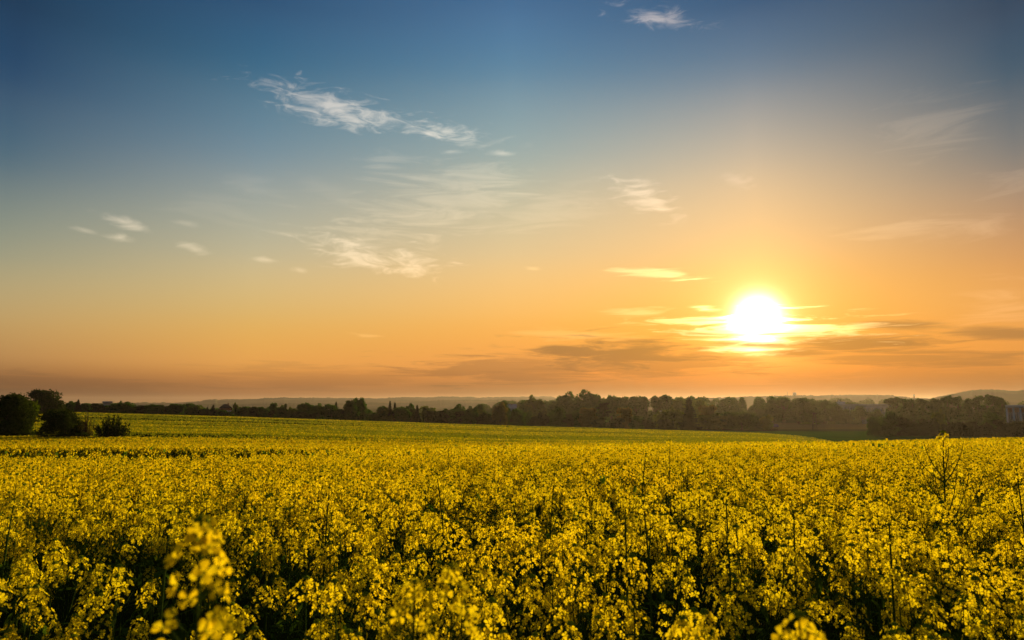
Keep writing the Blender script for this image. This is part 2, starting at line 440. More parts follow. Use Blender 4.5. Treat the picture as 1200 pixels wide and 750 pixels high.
nf = n_.new('ShaderNodeTexNoise'); nf.inputs['Scale'].default_value = .35; nf.inputs['Detail'].default_value = 8
mp = n_.new('ShaderNodeMapping'); mp.inputs['Scale'].default_value = (.25, 1, 1); l_.new(ge.outputs['Position'], mp.inputs[0]); l_.new(mp.outputs[0], nf.inputs['Vector'])
mv = n_.new('ShaderNodeMapRange'); l_.new(nf.outputs['Fac'], mv.inputs[0]); mv.inputs[1].default_value = .3; mv.inputs[2].default_value = .7; mv.inputs[3].default_value = .6; mv.inputs[4].default_value = 1.5
mm_ = n_.new('ShaderNodeVectorMath'); mm_.operation = 'SCALE'; l_.new(rp.outputs[0], mm_.inputs[0]); l_.new(mv.outputs[0], mm_.inputs['Scale'])
l_.new(mm_.outputs[0], b_.inputs['Base Color'])
bp = n_.new('ShaderNodeBump'); bp.inputs['Distance'].default_value = .5; l_.new(nf.outputs['Fac'], bp.inputs['Height']); l_.new(bp.outputs[0], b_.inputs['Normal'])
gr = build('ground', gv, gf, [M_GROUND], smooth=True); tag(gr, kind='structure')

# ================================================================ rapeseed plants
def rotz(v, a):
    c, s = math.cos(a), math.sin(a)
    return v @ np.array([[c, s, 0], [-s, c, 0], [0, 0, 1]])
def frame(d):
    d = d / np.linalg.norm(d); ref = np.array([0, 0, 1.]) if abs(d[2]) < .9 else np.array([1., 0, 0])
    a = np.cross(ref, d); a /= np.linalg.norm(a); return np.stack([a, np.cross(d, a), d])
def floret(g, c, d, s, rng, lod):
    """four-petalled flower at c facing d, petal length s"""
    F = frame(np.asarray(d, float)); a0 = rng.uniform(0, math.pi)
    if lod <= 0:
        cup = rng.uniform(.25, .75)
        for k in range(4):
            a = a0 + k * math.pi / 2 + rng.uniform(-.15, .15)
            if lod == -1:
                pr = [(.10, .06, .0), (.40, .24, .18), (.72, .42, .30), (.95, .36, .30), (1.04, .16, .26)]
                P = []
                for l_, w_, z_ in pr:
                    for sgn in (-1, 0, 1):
                        P.append((l_ - (.05 if sgn and l_ > .9 else 0), sgn * w_, z_ * cup * 1.6 + (.05 if sgn else 0) * (l_ > .3)))
                P = np.array(P) * s
                f = [(i * 3 + j, (i + 1) * 3 + j, (i + 1) * 3 + j + 1, i * 3 + j + 1) for i in range(4) for j in range(2)]
            else:
                P = np.array([(.08, -.08, 0), (.08, .08, 0), (.66, .42, .3 * cup), (.66, -.42, .3 * cup), (1, .26, .42 * cup), (1, -.26, .42 * cup)]) * s
                f = [(0, 1, 2, 3), (3, 2, 4, 5)]
            P[:, 2] += rng.uniform(-.1, .1) * s * P[:, 0] / s
            P = rotz(P, a) @ F + c
            g.add(P, f, 0)
        P = np.array([(-.12, -.12, .1), (.12, -.12, .1), (.12, .12, .2), (-.12, .12, .2)]) * s
        g.add(P @ F + c, [(0, 1, 2, 3)], 1)
    elif lod == 1:
        for k in range(2):
            P = np.array([(-1, -.36, .12), (1, -.36, .12), (1, .36, .12), (-1, .36, .12)]) * s
            P[:, 2] += k * .03 * s
            g.add(rotz(P, a0 + k * math.pi / 2) @ F + c, [(0, 1, 2, 3)], 0)
def head(rng, lod, s=1.0, nf=None, ps=1.0):
    """one raceme, its tip at the origin: buds on top, open flowers below, young pods further down"""
    g = G()
    if lod == 2:
        for k in range(6):
            z = -rng.uniform(.0, .10); a = rng.uniform(0, 6.28); r = rng.uniform(.005, .03)
            d = np.array([math.cos(a), math.sin(a), rng.uniform(-.2, .9)])
            F = frame(d); q = .016 * rng.uniform(.8, 1.35)
            P = np.array([(-q, -q * .7, 0), (q, -q, 0), (q * .8, q, 0), (-q, q * .8, 0)])
            g.add(P @ F + (r * math.cos(a), r * math.sin(a), z), [(0, 1, 2, 3)], 0)
        return g
    nf = nf or (int(rng.integers(15, 27)) if lod <= 0 else 17)
    ln = rng.uniform(.065, .125) * s
    for k in range(nf):
        t = (k + rng.uniform(0, 1)) / nf
        z = -.008 * s - t * ln; r = (.010 + .022 * min(1, t * 2.2)) * s * rng.uniform(.75, 1.3)
        a = k * 2.4 + rng.uniform(-.3, .3)
        d = np.array([math.cos(a), math.sin(a), rng.uniform(.15, 1.0) * (1.1 - t * .6)])
        c = np.array([r * math.cos(a), r * math.sin(a), z + r * .35])
        floret(g, c, d, .0104 * ps * rng.uniform(.82, 1.15), rng, lod)
        if lod == -1 or (lod == 0 and k % 3 == 0):
            g.tube([(0, 0, z - .008 * s), c], .0006 * s if lod else .0008, 3, 2)
    nb = 14 if lod <= 0 else 2
    for k in range(nb):
        a = k * 2.4; r = .0085 * s * math.sqrt((k + .5) / nb); z = .004 * s - r * .5
        q = .0028 * s if lod <= 0 else .006
        P = np.array([(-q, -q, 0), (q, -q, 0), (q, q, 0), (-q, q, 0)]) * .8
        top = np.array([(0, 0, q * 2.4)] * 4) + P * .3
        V = np.concatenate([P, top]) + (r * math.cos(a), r * math.sin(a), z)
        g.add(V, [(0, 1, 5, 4), (1, 2, 6, 5), (2, 3, 7, 6), (3, 0, 4, 7), (4, 5, 6, 7)], 1)
    if lod <= 0:
        for k in range(int(rng.integers(3, 9))):
            a = rng.uniform(0, 6.28); z = -ln - rng.uniform(.0, .07) * s
            o = np.array([math.cos(a), math.sin(a), .9]) * .035 * s * rng.uniform(.7, 1.3)
            p0 = np.array([0, 0, z])
            g.tube([p0, p0 + o * .5, p0 + o + (0, 0, .012 * s)], [.0007, .0012, .0006], 3, 2)
    return g
def bez(p0, p1, p2, n):
    t = np.linspace(0, 1, n)[:, None]
    return (1 - t) ** 2 * p0 + 2 * t * (1 - t) * p1 + t * t * p2
def leaf(g, c, a, ln, wd, droop, m=0):
    P = []
    for l_, w_ in ((0, .1), (.3, .8), (.65, 1), (.9, .5), (1, .08)):
        for sgn in (-1, 0, 1):
            P.append((l_ * ln, sgn * w_ * wd / 2, ln * (.35 * l_ - droop * l_ * l_) + abs(sgn) * .08 * wd))
    P = rotz(np.array(P), a) + c
    g.add(P, [(i * 3 + j, (i + 1) * 3 + j, (i + 1) * 3 + j + 1, i * 3 + j + 1) for i in range(4) for j in range(2)], m)
def plan(rng, nh=None, H=CROP):
    """where the stem tip and the tips of the side branches of a plant are"""
    nh = nh or int(rng.integers(4, 7))
    lean = rng.normal(0, .035, 2)
    tips = [(np.array([lean[0], lean[1], H]), None)]
    a = rng.uniform(0, 6.28)
    for k in range(nh - 1):
        a += 2.4 + rng.uniform(-.4, .4)
        r = rng.uniform(.06, .22); z = H * rng.uniform(.74, .985)
        s0 = H * rng.uniform(.55, .72)
        tips.append((np.array([r * math.cos(a) + lean[0], r * math.sin(a) + lean[1], z]), s0))
    return tips
def stems(g, tips, k=4, seg=5, rad=.0035, m=0):
    main = tips[0][0]; base = np.zeros(3)
    mp_ = bez(base, np.array([main[0] * .2, main[1] * .2, main[2] * .5]), main, seg + 2)
    g.tube(mp_, np.linspace(rad * 1.5, rad * .45, seg + 2), k, m)
    for t, s0 in tips[1:]:
        p0 = np.array([np.interp(s0, mp_[:, 2], mp_[:, 0]), np.interp(s0, mp_[:, 2], mp_[:, 1]), s0])
        c = np.array([t[0], t[1], s0 + (t[2] - s0) * .35])
        g.tube(bez(p0, c, t, seg), np.linspace(rad * .8, rad * .35, seg), k, m)
MATS_H = [M_PETAL, M_BUD, M_STEM]
# ---- prototypes for the individual plants (their parts share mesh data)
rng = np.random.default_rng(11)
HEADS = [quadmesh('flower_head', *(lambda a: (a[0], a[1]))(h.arr()), MATS_H, h.arr()[2]) for h in [head(rng, 0) for _ in range(9)]]
PLANTS = []
for k in range(10):
    tips = plan(rng)
    g = G(); stems(g, tips)
    sm = quadmesh('stem', *g.arr()[:2], [M_STEM])
    g = G()
    for q in range(int(rng.integers(5, 9))):
        z = rng.uniform(.30, .80) * CROP
        leaf(g, (0, 0, z), rng.uniform(0, 6.28), rng.uniform(.07, .15), rng.uniform(.02, .045), rng.uniform(.4, 1.1))
    for q in range(4):
        leaf(g, (0, 0, rng.uniform(.62, .86) * CROP), rng.uniform(0, 6.28), rng.uniform(.05, .10), rng.uniform(.012, .028), rng.uniform(.1, .7))
    for q in range(6):      # broad lower leaves
        leaf(g, (0, 0, rng.uniform(.1, .5)), rng.uniform(0, 6.28), rng.uniform(.14, .26), rng.uniform(.06, .11), rng.uniform(.5, 1.1))
    PLANTS.append((tips, sm, quadmesh('foliage', *g.arr()[:2], [M_LEAF])))
def mesh_obj(name, me, parent, loc=(0, 0, 0), rot=(0, 0, 0), s=1):
    o = bpy.data.objects.new(name, me); o.parent = parent; o.location = loc; o.rotation_euler = rot; o.scale = (s, s, s)
    col.objects.link(o); return o
def place_plant(x, y, var, rz, sc_, r):
    t = empty('rapeseed_plant', (x, y, float(Gz(x, y))), rz); t.scale = (sc_,) * 3
    tips, sm, lm = PLANTS[var]
    mesh_obj('stem', sm, t); mesh_obj('foliage', lm, t)
    for tip, s0 in tips:
        mesh_obj('flower_head', HEADS[r.integers(len(HEADS))], t, tuple(tip), (r.normal(0, .15), r.normal(0, .15), r.uniform(0, 6.28)), r.uniform(.85, 1.2))
    return t

# ---- scatter
rng = np.random.default_rng(21)
def scatter(y0, y1, dens, k=.95, b=.9):
    A = (k * (y1 ** 2 - y0 ** 2) + 2 * b * (y1 - y0)); n = int(A * dens)
    y = np.sqrt(rng.uniform(y0 ** 2, y1 ** 2, n * 2)); x = rng.uniform(-1, 1, n * 2) * (k * y1 + b)
    ok = np.abs(x) < k * y + b
    return x[ok][:n], y[ok][:n]
def grid_jit(y0, y1, dens, k=.95, b=.9):
    st = 1 / math.sqrt(dens)
    xs = np.arange(-(k * y1 + b), k * y1 + b, st); ys = np.arange(y0, y1, st)
    X, Y = np.meshgrid(xs, ys); X = X + rng.uniform(-.6, .6, X.shape) * st; Y = Y + rng.uniform(-.6, .6, Y.shape) * st
    X = X.ravel(); Y = Y.ravel(); ok = (np.abs(X) < k * Y + b) & (Y >= y0) & (Y < y1)
    return X[ok], Y[ok]
def thin(X, Y, base=.0):
    """drop plants in natural gaps and on the tramlines"""
    g = fbm(X * 1.1 + 9, Y * 1.1 + 4, 3)
    keep = (rng.random(len(X)) < np.clip((g - .26) * 6, .12, 1)) & (rng.random(len(X)) < .05 + .95 * tram(X, Y))
    return X[keep], Y[keep]
def hvar(X, Y):
    return 1 + (fbm(X * .45, Y * .45, 3) - .5) * .16 + rng.normal(0, .028, len(X)) + (rng.random(len(X)) < .05) * rng.uniform(0.02, .09, len(X))
X, Y = grid_jit(.95, 4.9, 20)
X, Y = thin(X, Y)
H = hvar(X, Y)
infr = (np.abs(X) < .80 * Y + .12) & (Y > 1.28)
order = np.argsort(np.where(infr, np.hypot(X, Y), 1e9))
ind = order[:300]; rest = order[300:]
r = np.random.default_rng(3)
for i in ind:
    t = place_plant(X[i], Y[i], r.integers(10), r.uniform(0, 6.28), min(H[i], 1.10), r)
    tag(t, 'rapeseed plant in yellow bloom among its neighbours in the near field', 'rapeseed plant', 'rapeseed plants standing close together in the near field')
# ---- the rest of the field, one mesh
def bake(lod, n, rng):
    out = []
    for k in range(n):
        tips = plan(rng); g = G()
        if lod == 0: stems(g, tips, 4, 4, m=2)
        elif lod == 1: stems(g, tips, 3, 3, .0038, m=2)
        else:
            for t, s0 in tips[:2]:
                P = np.array([(t[0] - .004, t[1], .5), (t[0] + .004, t[1], .5), (t[0] + .003, t[1], t[2]), (t[0] - .003, t[1], t[2])])
                g.add(P, [(0, 1, 2, 3)], 2)
        for t, s0 in tips:
            v, f, m = head(rng, lod).arr()
            g.add(v * rng.uniform(.88, 1.2) + t, f, 0); g.m[-1] = m
        if lod < 2:
            for q in range(4 if lod else 7):
                z = rng.uniform(.35, .82) * CROP
                if lod == 0: leaf(g, (0, 0, z), rng.uniform(0, 6.28), rng.uniform(.09, .2), rng.uniform(.03, .08), rng.uniform(.5, 1.1), 3)
                else:
                    a = rng.uniform(0, 6.28); F = frame(np.array([rng.normal(0, .5), rng.normal(0, .5), 1]))
                    q_ = rng.uniform(.04, .08); P = np.array([(0, -.3 * q_, 0), (q_ * 2, -.5 * q_, 0), (q_ * 2.2, .2 * q_, 0), (0, .3 * q_, 0)])
                    g.add(rotz(P, a) @ F + (0, 0, z), [(0, 1, 2, 3)], 3)
        else:
            for q in range(2):
                z = rng.uniform(.72, .92) * CROP; a = rng.uniform(0, 6.28); q_ = .04
                P = np.array([(-q_, 0, -q_), (q_, 0, -q_), (q_, 0, q_), (-q_, 0, q_)])
                g.add(rotz(P, a) + (0, 0, z), [(0, 1, 2, 3)], 3)
        out.append(g.arr())
    return out
VV, FF, MM = [], [], []; off = 0
def replicate(X, Y, H, protos):
    global off
    Z = Gz(X, Y); var = rng.integers(len(protos), size=len(X)); A = rng.uniform(0, 6.28, len(X))
    for k, (v, f, m) in enumerate(protos):
        s = np.where(var == k)[0]
        if not len(s): continue
        c = np.cos(A[s])[:, None]; sn = np.sin(A[s])[:, None]; h = H[s][:, None]
        x = v[None, :, 0] * c - v[None, :, 1] * sn; y = v[None, :, 0] * sn + v[None, :, 1] * c
        P = np.stack([x + X[s][:, None], y + Y[s][:, None], v[None, :, 2] * h + Z[s][:, None]], -1)
        VV.append(P.reshape(-1, 3).astype(np.float32))
        FF.append((f[None] + (np.arange(len(s)) * len(v))[:, None, None] + off).reshape(-1, 4).astype(np.int32))
        MM.append(np.tile(m, len(s)).astype(np.int32)); off += len(v) * len(s)
P0, P1, P2 = bake(0, 8, rng), bake(1, 14, rng), bake(2, 16, rng)
replicate(X[rest], Y[rest], H[rest], P0)
x_, y_ = thin(*grid_jit(4.9, 16, 20)); replicate(x_, y_, hvar(x_, y_), P1)
x_, y_ = thin(*grid_jit(16, 32, 17)); replicate(x_, y_, hvar(x_, y_), P2)
# far blooms: small clumps standing out of the canopy sheet
def far_density(X, Y):
    px = 600 + 800 * X / np.maximum(Y, .5)
    n1 = fbm(X * .014 + 3, (Y + X * .06) * .13 + 7, 4); n2 = fbm(X * .05, (Y + X * .06) * .35 + 50, 3)
    d = np.clip((n1 * .65 + n2 * .35 - .42) * 6.5, .06, 1)
    return d * tram(X, Y)
n = 760000
y_ = np.exp(rng.uniform(math.log(27), math.log(266), n)); u_ = rng.uniform(-.95, .95, n); x_ = u_ * y_
k_ = (rng.random(n) < far_density(x_, y_) ** .8) & (rape_edge(x_, y_) > .4)
x_, y_ = x_[k_], y_[k_]; n = len(x_)
s_ = .033 * (y_ / 45) ** .6 * rng.uniform(.7, 1.4, n)
z_ = Tz(x_, y_) + rng.uniform(-.16, .02, n) + (rng.random(n) < .05) * .06
gsel = np.where(rng.random(n) < np.clip(1.25 - far_density(x_, y_) * 1.0, .12, .95) * np.clip((y_ - 62) / 18, .0, 1) + .26, 5, 4).astype(np.int32)
a_ = rng.uniform(0, math.pi, n); tl = rng.uniform(-.7, .7, n)
for k in range(2):
    ca, sa = np.cos(a_ + k * 1.57), np.sin(a_ + k * 1.57)
    dx, dy = ca * s_, sa * s_; ux, uy, uz = -sa * np.sin(tl) * s_, ca * np.sin(tl) * s_, np.cos(tl) * s_ * 1.1
    q = np.stack([np.stack([x_ - dx - ux, y_ - dy - uy, z_ - uz], -1), np.stack([x_ + dx - ux, y_ + dy - uy, z_ - uz], -1),
                  np.stack([x_ + dx + ux, y_ + dy + uy, z_ + uz], -1), np.stack([x_ - dx + ux, y_ - dy + uy, z_ + uz], -1)], 1)
    VV.append(q.reshape(-1, 3).astype(np.float32)); FF.append((np.arange(n * 4).reshape(-1, 4) + off).astype(np.int32)); MM.append(gsel); off += 4 * n
fo = build('rapeseed_field', np.concatenate(VV), np.concatenate(FF), [M_PETAL, M_BUD, M_STEM, M_LEAF, M_FAR, M_FARG], np.concatenate(MM))
tag(fo, 'dense yellow rapeseed crop covering the whole field up to its crest', 'rapeseed field', kind='stuff')
print('field quads', sum(len(f) for f in FF)); VV = FF = MM = None
# canopy sheet under the far blooms
yy = np.geomspace(17, 270, 430); uu = np.linspace(-1.0, 1.0, 520)
YY, UU = np.meshgrid(yy, uu, indexing='ij'); XX = YY * UU
inner = np.interp(YY, [17, 30, 60, 270], [.62, .34, .16, .10]) * np.ones_like(XX)
tm = tram(XX, YY); fd = far_density(XX, YY)
ZZ = Tz(XX, YY) - inner - (1 - tm) * 1.3 + (fbm(XX * .8, YY * .8, 3) - .5) * .16 - (1 - rape_edge(XX, YY)) * 1.2 - (1 - np.clip(fd * 1.5, 0, 1)) * .25
ni, nj = YY.shape; idx = np.arange(ni * nj).reshape(ni, nj)
cf = np.stack([idx[:-1, :-1], idx[1:, :-1], idx[1:, 1:], idx[:-1, 1:]], -1).reshape(-1, 4)[:, ::-1]
ins = (rape_edge(XX, YY) > .02)[:-1, :-1].ravel()
M_CAN = leafy('rapeseed_canopy_green', (.085, .115, .010), (.085, .115, .010), .35, (1, 1, .5), patch=.9, patch_cols=((.35, .5, .6), (1.9, 1.5, .9)), gloss=0)
cs = build('rapeseed_canopy', np.stack([XX, YY, ZZ], -1).reshape(-1, 3), cf[ins], [M_CAN], smooth=True)
tag(cs, 'green leaf canopy of the rapeseed crop in the distance', 'crop canopy', kind='stuff')

# ---- single plants that stand out
rng = np.random.default_rng(77)
def hero(px, py, Y, tips_px, lod, label, s=1.0, rad=.003, bare=(), nf=None, leaves=3, side=None):
    """plant with its main tip at px,py and distance Y; side tips given in pixels with the py where each leaves the stem"""
    tx, ty, tz = at(px, py, Y)
    gz = float(Gz(tx, ty)); base = np.array([tx + rng.normal(0, .01), ty, gz]); main = np.array([tx, ty, tz]) - base
    t = empty('rapeseed_plant', tuple(base)); tag(t, label, 'rapeseed plant')
    g = G(); bx_, by_ = rng.normal(0, .05, 2) if Y > 2 else (0, 0)
    mp_ = bez(np.array([-bx_ * .6, 0, 0]), np.array([bx_, by_, main[2] * .55]), main, 12)
    g.tube(mp_, np.linspace(rad * 1.6, rad * .6, 12), 6)
    hs = [(main, (0, 0))]
    for (qx, qy, dY, sy, bare_) in tips_px:
        q = np.array(at(qx, qy, Y + dY)) - base; s0 = at(px, sy, Y)[2] - gz
        p0 = np.array([np.interp(s0, mp_[:, 2], mp_[:, i]) for i in range(2)] + [s0])
        g.tube(bez(p0, np.array([p0[0] + (q[0] - p0[0]) * .7, p0[1] + (q[1] - p0[1]) * .7, s0 + (q[2] - s0) * .35]), q, 9), np.linspace(rad * .75, rad * .3, 9), 5)
        if not bare_: hs.append((q, (0, 0)))
        else:   # spent branch with thin pods near its tip
            for k in range(5):
                c = q + (p0 - q) * (k * .05); a = rng.uniform(0, 6.28)
                g.tube([c, c + np.array([math.cos(a) * .02, math.sin(a) * .02, .02])], [.0012, .0008], 3)
    st = g.build('stem', [M_STEM], t)
    g = G()
    for k in range(leaves):
        z = main[2] * rng.uniform(.55, .86)
        leaf(g, (np.interp(z, mp_[:, 2], mp_[:, 0]), 0, z), rng.uniform(0, 6.28), rng.uniform(.05, .10), rng.uniform(.015, .03), rng.uniform(.3, .8))
    if leaves: g.build('foliage', [M_LEAF], t)
    for i_, (q, _) in enumerate(hs):
        v, f, m = (head(rng, lod, s, nf) if not i_ or not side else head(rng, lod, *side)).arr()
        build('flower_head', v, f, MATS_H, m, t, tuple(q))
hero(236, 612, .66, [(193, 722, .01, 770, False), (252, 716, .02, 790, False), (270, 730, -.01, 800, False)], -1,
     'blurred rapeseed plant nearest the camera with big yellow flower clusters', .74, .0026, nf=17, leaves=0, side=(.3, 3))
hero(529, 664, .98, [(547, 690, .05, 740, False), (548, 712, .0, 760, False)], -1, 'near rapeseed plant with straight green stem rising beside a slanting one', .50, .0028, nf=11, leaves=1, side=(.4, 4))
hero(486, 683, .92, [(470, 704, .03, 750, False), (506, 725, .0, 770, False)], -1, 'near rapeseed plant with leaning stem and drooping soft yellow flowers', .50, .0028, nf=9, leaves=1, side=(.45, 4))
hero(936, 722, .78, [(951, 738, .03, 790, False), (924, 742, .0, 800, False)], -1, 'rapeseed plant cut by the lower edge, flower top only, soft focus', .62, .0024, nf=10, leaves=0, side=(.35, 6))
hero(1105, 507, 3.5, [(1071, 530, .1, 566, True), (1083, 521, .0, 560, True), (1129, 519, .05, 566, True), (1136, 551, .0, 620, True), (1153, 556, .2, 625, True), (1112, 519, .1, 556, True), (1078, 545, .0, 590, True), (1092, 540, .05, 600, False), (1122, 545, .1, 610, False)], 0,
     'tallest rapeseed plant with bare branching stem and one flower head above the field edge', 1.25, .0044, nf=30, leaves=14, side=(.7, 10))
hero(785, 516, 7.0, [(779, 530, .1, 560, False)], 0, 'thin tall rapeseed plant whose small head pokes above the far field line', 1.1, .004, nf=26, leaves=3)
hero(526.5, 515, 9.0, [(530, 522, .1, 545, False)], 0, 'lone tall rapeseed plant crossing the tramline left of the middle', 1.0, .004, nf=24, leaves=2)
for (a, b, c, lb) in ((757, 532, 4.6, 'tall thin dark stem with a small flower head below the spruce'), (650, 556, 3.6, 'upright rapeseed stem standing clear in the middle of the field'),
                      (512, 556, 3.6, 'tall dark rapeseed stem left of the middle of the field'), (200, 601, 2.6, 'tall dark rapeseed stem just left of the blurred near plant'),
                      (733, 608, 2.4, 'straight dark stem with yellow top in front of the middle'), (754, 588, 2.6, 'slim dark stem taller than its neighbour in front of the middle'),
                      (851, 592, 2.7, 'straight bare rapeseed stem below the sun'), (930, 600, 2.6, 'dark rapeseed stem right of the sun with a small yellow top'),
                      (1042, 616, 2.3, 'dark forked rapeseed stem below the tallest plant'), (1191, 550, 3.8, 'dark rapeseed stem close to the right edge'),
                      (17, 586, 2.8, 'dark rapeseed stem close to the left edge'), (386, 572, 3.2, 'dark rapeseed stem between the two left bushes and the middle')):
    hero(a, b, c, [(a + rng.uniform(-12, 12), b + rng.uniform(10, 22), .05, b + 70, False)], 0, lb, .8, .0045, nf=14, leaves=5)

# ================================================================ trees
def crown(rng, n, size, shape='round', lobes=14, skirt=0.0, flat=1.0):
    """leaf quads through the volume of many uneven lobes; unit tree: height 1, radius 1 -> scaled later (z 0..1, r<=1)"""
    L_ = []
    for k in range(lobes):
        if shape == 'round':
            z = rng.uniform(.30, .90); r = math.sqrt(max(0, 1 - ((z - .55) / .47) ** 2)) * rng.uniform(.15, .75); a = rng.uniform(0, 6.28)
            L_.append((r * math.cos(a), r * math.sin(a), z, rng.uniform(.20, .38), rng.uniform(.10, .17)))
        elif shape == 'bush':
            z = rng.uniform(.12, .84); r = math.sqrt(max(0, 1 - ((z - .30) / .70) ** 2)) * rng.uniform(.1, .8); a = rng.uniform(0, 6.28)
            L_.append((r * math.cos(a), r * math.sin(a), z, rng.uniform(.22, .40), rng.uniform(.10, .18)))
        elif shape == 'poplar':
            z = rng.uniform(.14, .93); r = (.75 - .45 * abs(z - .5)) * rng.uniform(.1, .8); a = rng.uniform(0, 6.28)
            L_.append((r * math.cos(a), r * math.sin(a), z, rng.uniform(.25, .42), rng.uniform(.06, .12)))
    if shape == 'bush': L_ += [(math.cos(a) * .55, math.sin(a) * .55, .12, .45, .16) for a in rng.uniform(0, 6.28, 5)]
    if shape == 'round': L_ += [(math.cos(a) * .45, math.sin(a) * .45, rng.uniform(.10, .35), .34, .14) for a in rng.uniform(0, 6.28, 6)]
    L_ = np.array(L_); k = rng.integers(len(L_), size=n)
    d = rng.normal(size=(n, 3)); d /= np.linalg.norm(d, axis=1, keepdims=True)
    rr = rng.uniform(.35, 1.0, n) ** .45 * rng.choice([1, 1, 1, 1.25], n)
    c = L_[k, :3] + d * rr[:, None] * np.stack([L_[k, 3], L_[k, 3], L_[k, 4]], 1)
    c[:, 2] = np.clip(c[:, 2], .02, 1.03)
    return c
def leaves(c, W, Hh, size, rng, asp=.7):
    """turn leaf centres (unit) into quads in metres"""
    n = len(c); c = c * np.array([W, W, Hh]); a = rng.normal(size=(n, 3)); a /= np.linalg.norm(a, axis=1, keepdims=True)
    b = np.cross(a, rng.normal(size=(n, 3))); b /= np.linalg.norm(b, axis=1, keepdims=True)
    s = size * rng.uniform(.6, 1.35, n)[:, None]; a = a * s; b = b * s * asp
    v = np.stack([c - a, c - b * .9, c + a, c + b], 1).reshape(-1, 3)
    return v, np.arange(n * 4).reshape(-1, 4)
def trunk(W, Hh, rng, limbs=7, r0=.03, forks=True):
    g = G(); r = Hh * r0
    g.tube([(0, 0, 0), (.02 * W, .01 * W, Hh * .3), (-.03 * W, .02 * W, Hh * .6), (.02 * W, 0, Hh * .88)], [r, r * .75, r * .45, r * .12], 7)
    for k in range(limbs):
        a = k * 2.4 + rng.uniform(-.4, .4); z = Hh * rng.uniform(.15, .6); rr = W * rng.uniform(.45, .85)
        e_ = np.array([rr * math.cos(a), rr * math.sin(a), z + Hh * rng.uniform(.12, .32)])
        g.tube(bez(np.array([0, 0, z]), np.array([e_[0] * .5, e_[1] * .5, z + Hh * .04]), e_, 5), np.linspace(r * .45, r * .08, 5), 5)
    return g
VARS = {}
def variant(key, kind, W, Hh, n, size, mt, rng):
    """W is the crown radius in metres"""
    if kind == 'spruce':
        g = G(); pts = []
        g.tube([(0, 0, 0), (0, 0, Hh * .5), (0, 0, Hh * .99)], [Hh * .018, Hh * .011, Hh * .002], 6)
        tiers = 17
        for t in range(tiers):
            z = Hh * (.07 + .9 * t / tiers); R0 = W * (1 - t / tiers) ** .85 + W * .04
            nb = 7 if t < 12 else 5
            for b in range(nb):
                a = b * 6.283 / nb + t * 1.1 + rng.uniform(-.3, .3); rr = R0 * rng.uniform(.65, 1.12); dz = -rr * .28 + rr * rng.uniform(-.05, .15)
                g.tube([(0, 0, z), (rr * .6 * math.cos(a), rr * .6 * math.sin(a), z + dz * .8), (rr * math.cos(a), rr * math.sin(a), z + dz)], [Hh * .004, Hh * .003, Hh * .001], 4)
                m_ = int(n / (tiers * nb) * (1.7 - 1.3 * t / tiers)); u = rng.uniform(.12, 1, m_) ** .8
                w_ = rng.normal(0, .13, m_) * rr * (1.15 - u)
                pts.append(np.stack([rr * u * math.cos(a) - w_ * math.sin(a), rr * u * math.sin(a) + w_ * math.cos(a), z + dz * np.minimum(1, u * 1.3) - np.abs(rng.normal(0, .022, m_)) * Hh * (1 - u * .5)], 1))
        c = np.concatenate(pts); v, f = leaves(c, 1, 1, size, rng, .45)
        VARS[key] = (quadmesh('trunk', *g.arr()[:2], [M_BARK]), quadmesh('crown', v, f, [mt]), W, Hh); return
    if kind == 'pine':      # open crown of a few flat spreading plates on a bare stem
        g = G(); g.tube([(0, 0, 0), (.1, 0, Hh * .5), (0, 0, Hh * .97)], [Hh * .03, Hh * .02, Hh * .005], 6); pts = []
        for b in range(13):
            a = b * 2.4; z = Hh * (.45 + .5 * b / 13); rr = W * (1.1 - .6 * b / 13) * rng.uniform(.6, 1.1); e_ = np.array([rr * math.cos(a), rr * math.sin(a), z + Hh * .03])
            g.tube([(0, 0, z), tuple(e_ * .6 + np.array([0, 0, z * .4])), tuple(e_)], [Hh * .008, Hh * .006, Hh * .002], 4)
            m_ = n // 13; pts.append(e_ * rng.uniform(.35, 1.05, m_)[:, None] * (1, 1, 0) + np.array([0, 0, z]) + rng.normal(size=(m_, 3)) * (W * .16, W * .16, Hh * .018))
        v, f = leaves(np.concatenate(pts), 1, 1, size, rng, .5)
        VARS[key] = (quadmesh('trunk', *g.arr()[:2], [M_BARK]), quadmesh('crown', v, f, [mt]), W, Hh); return
    if kind == 'spiky':     # fan of upright shoots
        g = G(); pts = []
        for b in range(56):
            a = rng.uniform(0, 6.28); lean = rng.uniform(.0, 1.0) ** .65; ln = Hh * rng.uniform(.75, 1.02) * (1 - .35 * lean)
            e_ = np.array([W * lean * math.cos(a), W * lean * math.sin(a), ln]); mid = np.array([e_[0] * .6, e_[1] * .6, ln * .35])
            P = bez(np.zeros(3), mid, e_, 8); g.tube(P, np.linspace(.05, .01, 8), 4)
            m_ = n // 56; u = rng.uniform(.10, 1, m_); q = np.stack([np.interp(u, np.linspace(0, 1, 8), P[:, i]) for i in range(3)], 1)
            pts.append(q + rng.normal(size=(m_, 3)) * (.18, .18, .09) * (1.15 - u[:, None] * .8))
        v, f = leaves(np.concatenate(pts), 1, 1, size, rng, .5)
        VARS[key] = (quadmesh('trunk', *g.arr()[:2], [M_BARK]), quadmesh('crown', v, f, [mt]), W, Hh); return
    c = crown(rng, n, size, kind, {'round': 22, 'bush': 20, 'poplar': 22}[kind])
    v, f = leaves(c, W, Hh, size, rng)
    tg = trunk(W, Hh, rng, 7, .028 if kind != 'bush' else .02)
    VARS[key] = (quadmesh('trunk', *tg.arr()[:2], [M_BARK]), quadmesh('crown', v, f, [mt]), W, Hh)
rt = np.random.default_rng(8)
for k in range(4): variant(f'round{k}', 'round', 4, 9, 5200, .30, M_TREE, rt)
